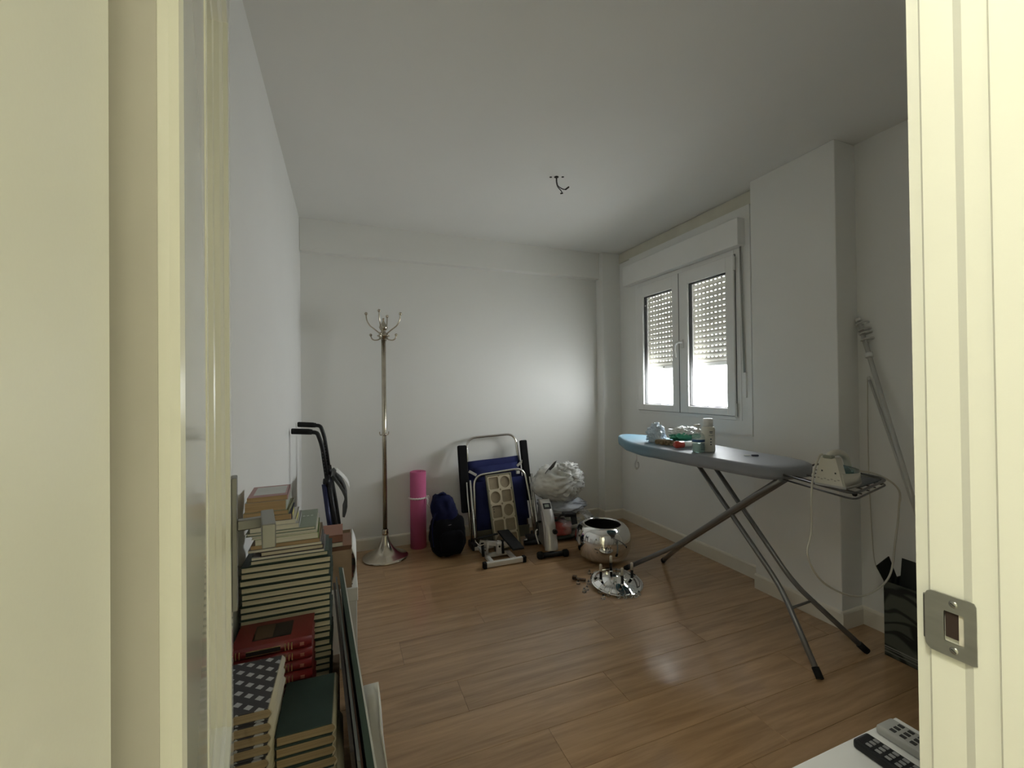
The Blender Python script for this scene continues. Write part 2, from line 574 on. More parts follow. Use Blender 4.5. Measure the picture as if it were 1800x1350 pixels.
skirting('baseboard_column', 2.287, YC, XR, YC, 0, -1)
skirting('baseboard_right', XR, 1.955, XR, YC, -1, 0)
skirting('baseboard_pillar', XP, 1.455, XP, 1.955, -1, 0)
skirting('baseboard_pillar_side', XP - 0.013, 1.455, XN, 1.455, 0, -1)
skirting('baseboard_right_near', XN, 0.26, XN, 1.455, -1, 0)

# ------------------------------------------------------------------ door wall, frame, hall
DX0, DX1, DZ = -0.102, 0.558, 2.035
bm = new()
bxx(bm, XL - 0.1, DX0 - 0.03, YF0, YF1, -0.1, ZC)
bxx(bm, DX1 + 0.03, XN + 0.2, YF0, YF1, -0.1, ZC)
bxx(bm, DX0 - 0.03, DX1 + 0.03, YF0, YF1, DZ + 0.03, ZC)
struct('wall_front', bm, wall_m)
# right jamb lining with stop step and bead, profile in plan
bm = new()
prism(bm, [(0.600, 0.13), (0.551, 0.13), (0.551, 0.2015), (0.5545, 0.2040), (0.5545, 0.2215), (0.558, 0.2290), (0.558, 0.2545), (0.5615, 0.2575), (0.5625, 0.268), (0.600, 0.268)], 'z', -0.02, DZ + 0.03)
struct('trim_6', bm, lacq_m)
bm = new()
prism(bm, [(-0.14, 0.13), (-0.102, 0.13), (-0.102, 0.2555), (-0.1035, 0.2585), (-0.112, 0.2600), (-0.112, 0.268), (-0.14, 0.268)], 'z', -0.02, DZ + 0.03)
struct('trim_7', bm, lacq_m)
bm = new(); bxx(bm, -0.14, 0.60, 0.13, 0.268, DZ, DZ + 0.03); struct('trim_8', bm, lacq_m)
# architraves, room side and hall side
def architrave(name, y0, y1):
    bm = new()
    bxx(bm, DX0 - 0.09, DX0 - 0.012, y0, y1, 0, DZ + 0.085, 0.004, 2)
    bxx(bm, DX1 + 0.012, DX1 + 0.09, y0, y1, 0, DZ + 0.085, 0.004, 2)
    bxx(bm, DX0 - 0.012, DX1 + 0.012, y0, y1, DZ + 0.012, DZ + 0.085, 0.004, 2)
    return struct(name, bm, lacq_m)
architrave('trim_9', YF1, YF1 + 0.012)
architrave('trim_10', YF0 - 0.012, YF0)
# hall around the camera
HX0, HX1, HY0 = -1.0, 1.5, -1.35
hallwall_m = M('hall_wall_paint', (0.80, 0.79, 0.70), 0.9, var=0.015)
struct('floor_hall', bxx(new(), HX0 - 0.1, HX1 + 0.1, HY0 - 0.1, YF0 + 0.02, -0.12, -0.002), M('hall_pale_bounce_floor', (0.56, 0.54, 0.48), 0.4, var=0.05))  # unseen hall floor, coloured pale to bounce neutral light onto the door frame
struct('ceiling_hall', bxx(new(), HX0 - 0.1, HX1 + 0.1, HY0 - 0.1, YF0, ZC, ZC + 0.1), ceil_m)
bm = new(); bxx(bm, HX0 - 0.1, HX0, HY0 - 0.1, YF0, -0.1, ZC); struct('wall_hall_left', bm, hallwall_m)
bm = new(); bxx(bm, HX1, HX1 + 0.1, HY0 - 0.1, YF0, -0.1, ZC); struct('wall_hall_right', bm, hallwall_m)
bm = new(); bxx(bm, HX0 - 0.1, HX1 + 0.1, HY0 - 0.1, HY0, -0.1, ZC); struct('wall_hall_back', bm, hallwall_m)
bm = new(); bxx(bm, HX0 - 0.1, XL - 0.05, YF0, YF0 + 0.1, -0.1, ZC); struct('wall_hall_front', bm, hallwall_m)
# hall ceiling lamp (behind the camera) with its own light
lp = thing('ceiling_lamp', 'round warm ceiling lamp in the hall behind the viewer', 'lamp', (-0.27, -0.14, ZC))
obj('lamp_base', lathe(new(), [(0, 0), (0.12, 0), (0.12, -0.02), (0, -0.02)], (-0.27, -0.14, ZC)), white_m, lp)
ld = bpy.data.lights.new('hall_bulb', 'POINT')
ld.energy = HALL_POWER; ld.color = (1.0, 0.99, 0.86); ld.shadow_soft_size = 0.09
lo = bpy.data.objects.new('hall_bulb', ld); COL.objects.link(lo); lo.location = (-0.27, -0.14, ZC - 0.14)

# strike plate on the right jamb
sp = thing('strike_plate', 'brushed steel strike plate screwed to the cream door jamb', 'strike plate', (0.556, 0.238, 1.0))
bm = new()
x0, x1 = 0.5535, 0.5555
def plate_ring(bm):
    oy0, oy1, oz0, oz1 = 0.2185, 0.2575, 1.000, 1.060
    iy0, iy1, iz0, iz1 = 0.2275, 0.2425, 1.014, 1.044
    cyy, czz = (iy0 + iy1) / 2, (iz0 + iz1) / 2
    O, I = [], []
    n = 64
    for k in range(n):
        a = 2 * math.pi * (k + 0.5) / n
        ca, sa = math.cos(a), math.sin(a)
        s1 = min((oy1 - cyy) / ca if ca > 0 else (oy0 - cyy) / ca, (oz1 - czz) / sa if sa > 0 else (oz0 - czz) / sa)
        yy, zz = cyy + ca * s1, czz + sa * s1
        rr = 0.007                                   # rounded corners on the room side
        if yy > oy1 - rr and (zz > oz1 - rr or zz < oz0 + rr):
            c0, c1 = oy1 - rr, (oz1 - rr if zz > czz else oz0 + rr)
            dd = math.hypot(yy - c0, zz - c1)
            if dd > rr:
                yy, zz = c0 + (yy - c0) * rr / dd, c1 + (zz - c1) * rr / dd
        O.append((yy, zz))
        s2 = min((iy1 - cyy) / abs(ca), (iz1 - czz) / abs(sa))
        I.append((cyy + ca * s2, czz + sa * s2))
    rings_ = [[bm.verts.new((xx, p[0], p[1])) for p in L_] for xx, L_ in ((x0, O), (x0, I), (x1, I), (x1, O))]
    for q in range(4):
        A, B = rings_[q], rings_[(q + 1) % 4]
        for k in range(n):
            bm.faces.new((A[k], A[(k + 1) % n], B[(k + 1) % n], B[k]))
plate_ring(bm)
obj('plate', bm, steel_m, sp)
bm = new(); prism(bm, [(0.5537, 0.2560), (0.5557, 0.2560), (0.5590, 0.2592), (0.5612, 0.2600), (0.5604, 0.2614), (0.5578, 0.2606)], 'z', 1.008, 1.052)
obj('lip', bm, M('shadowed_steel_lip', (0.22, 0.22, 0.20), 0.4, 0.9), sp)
bm = new(); bxx(bm, 0.5556, 0.5565, 0.2320, 0.2422, 1.018, 1.0435, 0.0003); obj('latch_hole', bm, M('dark_latch_hole', (0.03, 0.015, 0.01), 0.8), sp)
bm = new(); bxx(bm, 0.5554, 0.5568, 0.2278, 0.2320, 1.0143, 1.0437); obj('raw_wood', bm, M('pale_raw_wood', (0.62, 0.58, 0.48), 0.7), sp)
for z in (1.0075, 1.0525):
    bm = new(); lathe(bm, [(0, 0.0008), (0.0028, 0.0008), (0.0036, 0), (0, 0)], n=16)
    bm.transform(Matrix.Translation((x0, 0.235, z)) @ Matrix.Rotation(-math.pi / 2, 4, 'Y'))
    s = obj('screw', bm, steel_m, sp)
    bm = new(); box(bm, (x0 - 0.0009, 0.235, z), (0.0003, 0.0045, 0.0007), Matrix.Rotation(0.6, 3, 'X')); obj('slot', bm, gasket_m, s)

# the open door leaf (hinged on the left jamb, swung into the room)
DIRX, DIRY = -0.170, 0.9854
hinge = Vector((-0.0817, 0.285, 0))
ud = Vector((DIRX, DIRY, 0)).normalized()           # along the leaf, hinge to free edge
nd = Vector((ud.y, -ud.x, 0))                       # towards the camera side
door_rot = Matrix((ud, -nd, Vector((0, 0, 1)))).transposed()
dr = thing('door_1', None, None, hinge, door_rot)
dr['kind'] = 'structure'
LW, LT, LH = 0.640, 0.042, 2.015                    # width, thickness, height; local y = 0 face, +y back
ST, SH = 0.085, 0.135
gloss_m = M('glossy_cream_door_lacquer', (0.74, 0.73, 0.64), 0.13, var=0.012, scale=3, coat=0.3)
def lb(u0, u1, y0, y1, z0, z1, bev=0.002):
    return bxx(new(), u0, u1, y0, y1, z0, z1, bev, 2)
obj('stile', lb(0, SH, 0, LT, 0.008, LH, 0.006), gloss_m, dr, False)
obj('stile', lb(LW - ST, LW, 0, LT, 0.008, LH), gloss_m, dr, False)
obj('hinge_edge_shade', lb(-0.0012, 0.0005, 0.011, LT - 0.001, 0.01, LH - 0.002, 0.0), M('grey_beige_edge_shade', (0.50, 0.475, 0.42), 0.6, var=0.03), dr, False)  # greyer strip that paints the shade onto the back of the hinge edge
for z0, z1 in ((0.008, 0.16), (0.60, 0.715), (1.885, LH)):
    obj('rail', lb(SH, LW - ST, 0, LT, z0, z1, 0.0), gloss_m, dr, False)
for z0, z1 in ((0.16, 0.60), (0.715, 1.885)):
    pn = obj('panel', lb(SH, LW - ST, 0.031, 0.039, z0, z1, 0.0), gloss_m, dr, False)
    # stepped moulding round the recessed panel: each bar its own piece
    prof = [(0, 0.031), (0, -0.0006), (0.004, -0.0012), (0.008, 0.0), (0.010, 0.006), (0.014, 0.0075), (0.018, 0.011), (0.0205, 0.018), (0.024, 0.020), (0.026, 0.031)]
    a, b = SH, LW - ST
    def bar(pts_a, pts_b, nm):
        bm = new()
        A = [bm.verts.new(p) for p in pts_a]; B = [bm.verts.new(p) for p in pts_b]
        bm.faces.new(A); bm.faces.new(list(reversed(B)))
        for k in range(len(A)):
            bm.faces.new((A[k], B[k], B[(k + 1) % len(A)], A[(k + 1) % len(A)]))
        obj(nm, bm, lacq_m, dr, False)
    bar([(a + p[0], p[1], z0 + p[0]) for p in prof], [(a + p[0], p[1], z1 - p[0]) for p in prof], 'moulding')
    bar([(b - p[0], p[1], z0 + p[0]) for p in prof], [(b - p[0], p[1], z1 - p[0]) for p in prof], 'moulding')
    bar([(a + p[0], p[1], z0 + p[0]) for p in prof], [(b - p[0], p[1], z0 + p[0]) for p in prof], 'moulding')
    bar([(a + p[0], p[1], z1 - p[0]) for p in prof], [(b - p[0], p[1], z1 - p[0]) for p in prof], 'moulding')
satin_m = M('satin_grey_metal', (0.27, 0.265, 0.245), 0.42, 0.75, var=0.04)
hp = obj('handle_plate', lb(LW - 0.062, LW - 0.026, -0.009, 0.0, 0.893, 1.120, 0.002), satin_m, dr, False)
bm = new(); box(bm, (LW - 0.044, -0.0095, 0.955), (0.005, 0.001, 0.018)); obj('keyhole', bm, gasket_m, hp, False)
bm = new(); bxx(bm, LW - 0.052, LW - 0.036, -0.050, -0.008, 1.026, 1.044, 0.002); obj('lever_neck', bm, satin_m, dr, False)
bm = new(); bxx(bm, LW - 0.135, LW - 0.034, -0.064, -0.044, 1.014, 1.053, 0.0015); obj('lever', bm, satin_m, dr, False)
for z in (0.25, 1.02, 1.80):
    bm = new(); lathe(bm, [(0, -0.045), (0.006, -0.045), (0.006, 0.045), (0, 0.045)], (-0.006, LT * 0.8, z), 12); obj('door_hinge', bm, steel_m, dr, False)

# ------------------------------------------------------------------ window
wn = thing('window_1', None, None, (XR, 2.655, wz0)); wn['kind'] = 'structure'
def ring(bm, x0, x1, y0, y1, z0, z1, w, wb=None, bev=0.003):
    wb = wb or w
    bxx(bm, x0, x1, y0, y0 + w, z0, z1, bev, 2); bxx(bm, x0, x1, y1 - w, y1, z0, z1, bev, 2)
    bxx(bm, x0, x1, y0 + w, y1 - w, z0, z0 + wb, bev, 2); bxx(bm, x0, x1, y0 + w, y1 - w, z1 - w, z1, bev, 2)
bm = new(); ring(bm, 2.472, 2.545, 2.105, 3.205, 1.03, 2.19, 0.045); obj('window_frame', bm, pvc_m, wn)
for (y0, y1, g0, g1) in ((2.652, 3.168, 2.728, 3.088), (2.140, 2.648, 2.205, 2.562)):
    bm = new()
    z0, z1 = 1.060, 2.152
    for (a, b, c, d) in ((y0, g0, z0, z1), (g1, y1, z0, z1), (g0, g1, z0, 1.112), (g0, g1, 2.052, z1)):
        bxx(bm, 2.455, 2.520, a, b, c, d, 0.003, 2)
    sh = obj('sash', bm, pvc_m, wn)
    bm = new(); ring(bm, 2.467, 2.4725, y0 - 0.0035, y1 + 0.0035, z0 - 0.0035, z1 + 0.0035, 0.006, bev=0.0); obj('seal', bm, M('grey_seal', (0.10, 0.10, 0.10), 0.8), sh)
    bm = new(); ring(bm, 2.474, 2.500, g0 - 0.002, g1 + 0.002, 1.110, 2.054, 0.008, bev=0.0); obj('gasket', bm, gasket_m, sh)
    bm = new(); bxx(bm, 2.492, 2.496, g0, g1, 1.112, 2.052); obj('glass_pane', bm, glass_m, sh)
bm = new(); bxx(bm, 2.4515, 2.456, 2.6485, 2.6515, 1.06, 2.15); obj('meeting_gap', bm, M('grey_gap_seal', (0.25, 0.25, 0.24), 0.7), wn)
# handle: rosette and curved lever
bm = new(); bxx(bm, 2.443, 2.456, 2.600, 2.626, 1.562, 1.628, 0.004, 2); hd = obj('handle_rosette', bm, white_m, wn)
bm = new(); tube(bm, smooth([(2.447, 2.613, 1.605), (2.415, 2.618, 1.606), (2.408, 2.640, 1.590), (2.408, 2.650, 1.540), (2.412, 2.643, 1.485)], 6), [0.011, 0.010] + [0.0105] * 23, 10); obj('handle_lever', bm, white_m, hd)
# hinges
for z in (1.10, 2.09):
    bm = new(); tube(bm, [(2.452, 2.132, z - 0.045), (2.452, 2.132, z + 0.045)], 0.008, 10); obj('sash_hinge', bm, pvc_m, wn)
# shutter box, guide rails, slats
bm = new(); bxx(bm, 2.412, 2.520, 2.066, 3.310, 2.192, 2.372, 0.004, 2); obj('shutter_box', bm, pvc_m, wn)
for yy in (2.106, 3.178):
    bm = new(); bxx(bm, 2.585, 2.615, yy, yy + 0.026, wz0, wz1); obj('guide_rail', bm, pvc_m, wn)
pitch_z, slat0 = 0.0415, None
nslat = 18
tabs = [2.140 + 0.038 * i for i in range(28)]
for i in range(nslat):
    z = 1.447 + i * pitch_z
    if slat0 is None:
        bm = new()
        prof = [(2.600 - 0.008 * math.sin(math.pi * t / 8), 0.0375 * t / 8) for t in range(0, 9)] + [(2.6015 - 0.008 * math.sin(math.pi * t / 8), 0.0375 * t / 8) for t in range(8, -1, -1)]
        A = []; B = []
        prism(bm, [(p[0], z + p[1]) for p in prof], 'y', 2.128, 3.182)
        for ty in tabs:
            bxx(bm, 2.597, 2.6035, ty - 0.011, ty + 0.010, z + 0.0370, z + pitch_z)
        slat0 = obj('shutter_slat', bm, slat_m, wn)
    else:
        c = slat0.copy(); COL.objects.link(c); c.location = (0, 0, i * pitch_z)
bm = new(); bxx(bm, 2.592, 2.608, 2.126, 3.184, 1.418, 1.447, 0.003, 2); bb = obj('shutter_end_bar', bm, pvc_m, wn)
bm = new(); lathe(bm, [(0, -0.006), (0.006, -0.006), (0.006, 0), (0, 0)], n=10); bm.transform(Matrix.Translation((2.590, 2.98, 1.432)) @ Matrix.Rotation(math.pi / 2, 4, 'Y')); obj('stop_plug', bm, gasket_m, bb)
# shutter strap and its winder
bm = new(); tube(bm, [(2.463, 2.090, 2.192), (2.470, 2.078, 1.350)], 0.0075, 8, flat=((1, 0, 0), 0.25)); obj('shutter_strap', bm, M('grey_woven_strap', (0.30, 0.30, 0.28), 0.9), wn)
bm = new(); bxx(bm, 2.466, 2.488, 2.064, 2.082, 1.185, 1.352, 0.003, 2); obj('strap_winder', bm, white_m, wn)
# outer sill
bm = new(); bxx(bm, 2.545, 2.80, 2.09, 3.22, 1.00, 1.03); obj('window_sill', bm, M('stone_sill', (0.7, 0.68, 0.64), 0.7), wn)

# ================================================================== THINGS BY THE BACK WALL
# ------------------------------------------------------------------ coat stand
cx, cy = 0.283, 3.375
cs = thing('coat_stand', 'tall aged nickel coat stand with curved ball-tipped hooks and bell base', 'coat stand', (cx, cy, 0))
bm = new(); lathe(bm, [(0, 0.0), (0.166, 0.0), (0.168, 0.006), (0.164, 0.011), (0.150, 0.018), (0.122, 0.030), (0.092, 0.047), (0.066, 0.070), (0.046, 0.098), (0.032, 0.128), (0.024, 0.155), (0.020, 0.172), (0.0, 0.172)], (cx, cy, 0), 48); obj('base', bm, nickel_m, cs)
bm = new(); tube(bm, [(cx, cy, 0.16), (cx, cy, 1.66)], 0.0165, 20); pole = obj('pole', bm, nickel_m, cs)
bm = new(); lathe(bm, [(0.017, 0.170), (0.024, 0.174), (0.024, 0.186), (0.021, 0.196), (0.024, 0.206), (0.017, 0.212)], (cx, cy, 0), 24); obj('pole_collar', bm, nickel_m, cs)
bm = new(); lathe(bm, [(0, 1.640), (0.020, 1.642), (0.030, 1.650), (0.034, 1.662), (0.046, 1.668), (0.047, 1.674), (0.034, 1.680), (0.030, 1.692), (0.018, 1.700), (0.016, 1.708), (0.026, 1.720), (0.032, 1.734), (0.029, 1.748), (0.018, 1.762), (0.009, 1.778), (0.007, 1.790), (0.010, 1.796), (0.008, 1.804), (0, 1.808)], (cx, cy, 0), 28); obj('finial', bm, nickel_m, cs)
for k in range(4):
    a = k * math.pi / 2 + 0.06 + yaw * -1
    d = Vector((math.cos(a), math.sin(a), 0)); c0 = Vector((cx, cy, 0))
    pts = smooth([c0 + d * 0.028 + Vector((0, 0, 1.690)), c0 + d * 0.060 + Vector((0, 0, 1.718)), c0 + d * 0.100 + Vector((0, 0, 1.750)), c0 + d * 0.122 + Vector((0, 0, 1.790)), c0 + d * 0.128 + Vector((0, 0, 1.832))], 6)
    bm = new(); tube(bm, pts, 0.0048, 8); hk = obj('upper_hook', bm, nickel_m, cs)
    bm = new(); ball(bm, c0 + d * 0.128 + Vector((0, 0, 1.840)), 0.0125); obj('ball_tip', bm, nickel_m, hk)
    pts = smooth([c0 + d * 0.020 + Vector((0, 0, 1.655)), c0 + d * 0.042 + Vector((0, 0, 1.642)), c0 + d * 0.070 + Vector((0, 0, 1.640)), c0 + d * 0.088 + Vector((0, 0, 1.652)), c0 + d * 0.094 + Vector((0, 0, 1.672))], 6)
    bm = new(); tube(bm, pts, 0.0050, 8); hk = obj('lower_hook', bm, nickel_m, cs)
    bm = new(); ball(bm, c0 + d * 0.095 + Vector((0, 0, 1.678)), 0.0115); obj('ball_tip', bm, nickel_m, hk)
bm = new(); lathe(bm, [(0.016, 0.915), (0.021, 0.918), (0.021, 0.930), (0.016, 0.933)], (cx, cy, 0), 20); obj('hook_ring', bm, nickel_m, cs)
for k in range(3):
    a = k * 2 * math.pi / 3 + 0.5
    d = Vector((math.cos(a), math.sin(a), 0)); c0 = Vector((cx, cy, 0))
    bm = new(); tube(bm, smooth([c0 + d * 0.018 + Vector((0, 0, 0.923)), c0 + d * 0.030 + Vector((0, 0, 0.920)), c0 + d * 0.037 + Vector((0, 0, 0.930)), c0 + d * 0.038 + Vector((0, 0, 0.945))], 4), 0.004, 8); obj('small_hook', bm, nickel_m, cs)

# ------------------------------------------------------------------ pink yoga mat
pink_m = M('pink_foam', (0.50, 0.105, 0.235), 0.85, var=0.06, bump=0.2, bscale=500)
mx, my = 0.548, 3.492
ym = thing('yoga_mat', 'rolled pink yoga mat standing upright, tied with a white cord', 'yoga mat', (mx, my, 0))
bm = new()
turns, N = 5.2, 150
inn, out = [], []
th = 0.0058
for i in range(N + 1):
    t = i / N
    a = t * turns * 2 * math.pi
    rr = 0.026 + 0.042 * t
    ca, sa = math.cos(a + 0.8), math.sin(a + 0.8)
    out.append((mx + ca * rr, my + sa * rr)); inn.append((mx + ca * (rr - th), my + sa * (rr - th)))
V = [[bm.verts.new((p[0], p[1], z)) for p in lst] for lst in (out, inn) for z in (0.0, 0.603)]
o0, o1, i0, i1 = V
for i in range(N):
    for f in ((o0[i], o0[i + 1], o1[i + 1], o1[i]), (i0[i + 1], i0[i], i1[i], i1[i + 1])):
        ff = bm.faces.new(f); ff.smooth = True
    bm.faces.new((o1[i], o1[i + 1], i1[i + 1], i1[i])); bm.faces.new((o0[i + 1], o0[i], i0[i], i0[i + 1]))
for i in (0, N):
    bm.faces.new((o0[i], o1[i], i1[i], i0[i]))
obj('rolled_mat', bm, pink_m, ym)
cord_m = M('white_cord', (0.72, 0.66, 0.64), 0.8)
bm = new(); tube(bm, [(mx + 0.0695 * math.cos(2 * math.pi * k / 40), my + 0.0695 * math.sin(2 * math.pi * k / 40), 0.398 + 0.002 * math.sin(3 * k)) for k in range(40)], 0.0045, 8, closed=True, flat=((0, 0, 1), 1.6)); ct = obj('tie_cord', bm, cord_m, ym)
for pts in ([(0.056, -0.05, 0.40), (0.072, -0.052, 0.38), (0.068, -0.05, 0.35), (0.078, -0.048, 0.325), (0.082, -0.05, 0.320)], [(0.054, -0.052, 0.40), (0.066, -0.058, 0.372), (0.060, -0.060, 0.345)], [(0.055, -0.05, 0.40), (0.074, -0.05, 0.412), (0.076, -0.045, 0.40), (0.058, -0.05, 0.396)]):
    bm = new(); tube(bm, smooth([(mx + p[0], my + p[1], p[2]) for p in pts], 5), 0.004, 6); obj('cord_end', bm, cord_m, ct)

# ------------------------------------------------------------------ navy backpack
navy_m = M('navy_nylon', (0.007, 0.009, 0.042), 0.75, var=0.25, scale=12, bump=0.3, bscale=60, spec=0.15)
blk_nylon = M('black_nylon', (0.004, 0.004, 0.006), 0.8, var=0.25, scale=12, bump=0.3, bscale=60, spec=0.12)
bx, by = 0.735, 3.265
bp = thing('backpack', 'slumped black and navy nylon backpack between pink mat and folded chair', 'backpack', (bx, by, 0))
def soft(c, rad, p, seed, amp, sub=4, cut=None):
    """superellipsoid with gentle folds"""
    bm = new()
    q = bmesh.ops.create_icosphere(bm, subdivisions=sub, radius=1.0)
    for v in q['verts']:
        d = v.co.normalized()
        s = (abs(d.x) ** p + abs(d.y) ** p + abs(d.z) ** p) ** (-1 / p)
        w = d * s
        k = 1 + amp * noise.noise(w * 2.2 + Vector((seed, seed * 2.1, 0))) + amp * 0.5 * noise.noise(w * 5.5 + Vector((seed, 0, seed)))
        x, y, z = w.x * rad[0] * k, w.y * rad[1] * k, w.z * rad[2] * k
        v.co = Vector((c[0] + x, c[1] + y, max(c[2] + z, 0.003)))
        for f in v.link_faces: f.smooth = True
    return bm
obj('body', soft((bx, by, 0.150), (0.128, 0.115, 0.150), 4, 2.0, 0.10), blk_nylon, bp)
bm = soft((bx - 0.018, by + 0.005, 0.335), (0.098, 0.090, 0.125), 2.8, 5.0, 0.16)
for v in bm.verts:
    k = max(0, v.co.z - 0.30) / 0.16
    v.co.x -= 0.03 * k; v.co.x = (bx - 0.03) + (v.co.x - (bx - 0.03)) * (1 - 0.22 * k)
obj('top_section', bm, navy_m, bp)
bm = soft((bx + 0.01, by - 0.105, 0.120), (0.088, 0.030, 0.085), 4, 8.0, 0.10); obj('front_pocket', bm, blk_nylon, bp)
bm = new(); tube(bm, smooth([(bx - 0.09, by - 0.06, 0.34), (bx - 0.117, by - 0.05, 0.28), (bx - 0.128, by - 0.06, 0.20), (bx - 0.12, by - 0.07, 0.09)], 6), 0.014, 8, flat=((1, 0, 0), 0.35)); obj('shoulder_strap', bm, navy_m, bp)
bm = new(); tube(bm, smooth([(bx - 0.075, by, 0.435), (bx - 0.055, by - 0.02, 0.468), (bx - 0.020, by - 0.02, 0.462), (bx - 0.005, by, 0.428)], 6), 0.008, 8); obj('carry_loop', bm, navy_m, bp)
bm = new(); tube(bm, smooth([(bx - 0.09, by - 0.088, 0.262), (bx - 0.02, by - 0.102, 0.246), (bx + 0.07, by - 0.088, 0.258)], 6), 0.004, 6); obj('zip', bm, M('zip_grey', (0.10, 0.10, 0.11), 0.5), bp)

# ------------------------------------------------------------------ folded beach chair leaning on the wall
blue_m = M('royal_blue_canvas', (0.020, 0.025, 0.095), 0.85, var=0.10, scale=8, bump=0.25, bscale=350, spec=0.2)
tilt = 0.245
def CH(x, z, off=0.0):
    """point in the plane of the leaning chair; off moves it forward"""
    return (x, 3.315 + tilt * z - off, z)
ch = thing('beach_chair', 'folded beach chair with royal blue canvas and aluminium tubes leaning on wall', 'chair', (1.19, 3.33, 0))
bm = new(); tube(bm, corner([CH(0.945, 0.06), CH(0.962, 0.845), CH(1.408, 0.862), CH(1.440, 0.06)], 0.09), 0.0105, 12); obj('back_frame', bm, alu_m, ch)
bm = new(); sheet(bm, [[CH(0.955 + (1.424 - 0.955) * i / 8 + 0.004 * (1 - z / 0.66), z + (0.022 * i / 8), 0.012 + 0.006 * math.sin(i * 0.9 + z * 5)) for i in range(9)] for z in [0.655 - 0.047 * k for k in range(13)]], 0.004); obj('canvas', bm, blue_m, ch)
bm = new(); sheet(bm, [[CH(1.005 + 0.385 * i / 6, 0.605 - 0.125 * k / 4 + 0.022 * i / 6, 0.024 + 0.010 * math.sin(math.pi * i / 6) * math.sin(math.pi * k / 4)) for i in range(7)] for k in range(5)], 0.008); obj('head_pillow', bm, M('navy_blue_pillow', (0.023, 0.029, 0.105), 0.85, bump=0.2, bscale=350, spec=0.2), ch)
# seat frame, hanging folded in front
bm = new(); tube(bm, corner([CH(0.962, 0.035, 0.062), CH(0.985, 0.548, 0.062), CH(1.432, 0.580, 0.062), CH(1.462, 0.30, 0.062), CH(1.470, 0.045, 0.062)], 0.085), 0.011, 12); obj('seat_frame', bm, alu_m, ch)
bm = new(); sheet(bm, [[CH(0.985 + 0.455 * i / 6, 0.495 - 0.34 * k / 6 + 0.02 * i / 6, 0.050 + 0.007 * math.sin(i * 1.3 + k)) for i in range(7)] for k in range(7)], 0.004); obj('seat_canvas', bm, blue_m, ch)
# legs, folded flat along both sides with a bend to the feet
for xs, xb in ((0.925, 0.93), (1.482, 1.50)):
    bm = new(); tube(bm, corner([CH(xs, 0.50, 0.045), CH(xb, 0.05, 0.045)], 0.05), 0.009, 10); obj('side_tube', bm, alu_m, ch)
bm = new(); tube(bm, corner([CH(0.948, 0.52, 0.075), CH(0.955, 0.025, 0.075), CH(1.02, 0.018, 0.15)], 0.04), 0.009, 10); obj('leg', bm, alu_m, ch)
bm = new(); tube(bm, corner([CH(1.492, 0.53, 0.075), CH(1.497, 0.06, 0.075), CH(1.43, 0.018, 0.075), CH(1.36, 0.015, 0.075)], 0.06), 0.011, 10); obj('leg', bm, alu_m, ch)
for x in (0.94, 1.485):
    bm = new(); box(bm, CH(x, 0.030, 0.045), (0.045, 0.13, 0.055), None, 0.010, 2); obj('foot', bm, black_m, ch)
# armrests folded upright
for x0, x1, zt, zb in ((0.872, 0.948, 0.800, 0.26), (1.432, 1.497, 0.812, 0.30)):
    bm = new()
    box(bm, CH((x0 + x1) / 2, (zt + zb) / 2, 0.030), (x1 - x0, 0.035, zt - zb), Matrix.Rotation(-math.atan(tilt), 3, 'X'), 0.010, 2)
    obj('armrest', bm, M('black_foam_armrest', (0.007, 0.007, 0.008), 0.85, spec=0.2), ch)
for x, z, a in ((0.985, 0.565, -0.55), (1.415, 0.615, 0.65)):
    bm = new(); box(bm, CH(x, z, 0.034), (0.075, 0.006, 0.022), Matrix.Rotation(-a, 3, 'Y'), 0.002); obj('hinge_bracket', bm, M('grey_bracket', (0.45, 0.44, 0.41), 0.5), ch)
bm = new(); bxx(bm, 0.965, 1.44, 3.30, 3.305, 0.03, 0.125, 0.002); obj('lower_shade_panel', bm, M('olive_grey_shade', (0.12, 0.115, 0.085), 0.9), ch)  # added panel, its olive grey painted as the shadow between the chair's feet
bm = new(); box(bm, CH(1.37, 0.55, 0.074), (0.032, 0.02, 0.024), None, 0.003); obj('tube_clip', bm, M('grey_bracket', (0.45, 0.44, 0.41), 0.5), ch)

# ------------------------------------------------------------------ multi-opening photo frame leaning on the chair
px0 = Vector((1.195, 3.165, 0.0))
ph = math.atan2(0.150, 0.565)
prot = Matrix.Rotation(-ph, 3, 'X') @ Matrix.Rotation(-0.045, 3, 'Y')
pf = thing('photo_frame', 'long beige collage photo frame with ten square and round openings', 'picture frame', px0, prot)
fw_, fh_ = 0.222, 0.585
olive_m = M('olive_grey_frame', (0.19, 0.175, 0.115), 0.6)
mat_m = M('beige_mat_board', (0.52, 0.455, 0.33), 0.85, var=0.03)
back_m = M('tan_backing_card', (0.27, 0.222, 0.15), 0.9, var=0.08, scale=30)
for nm, a in (('frame_side', (-fw_ / 2, -fw_ / 2 + 0.014, 0, fh_)), ('frame_side', (fw_ / 2 - 0.014, fw_ / 2, 0, fh_)), ('frame_end', (-fw_ / 2 + 0.014, fw_ / 2 - 0.014, 0, 0.014)), ('frame_end', (-fw_ / 2 + 0.014, fw_ / 2 - 0.014, fh_ - 0.014, fh_))):
    bm = new(); bxx(bm, a[0], a[1], -0.012, 0.012, a[2], a[3], 0.002); obj(nm, bm, olive_m, pf, False)
bm = new(); bxx(bm, -fw_ / 2 + 0.012, fw_ / 2 - 0.012, 0.004, 0.008, 0.012, fh_ - 0.012); obj('backing', bm, back_m, pf, False)
rows = ['sc', 'cs', 'sc', 'ss', 'cs']
iw, ih = fw_ - 0.028, fh_ - 0.028
cw, chh = iw / 2, ih / 5
bm = new()
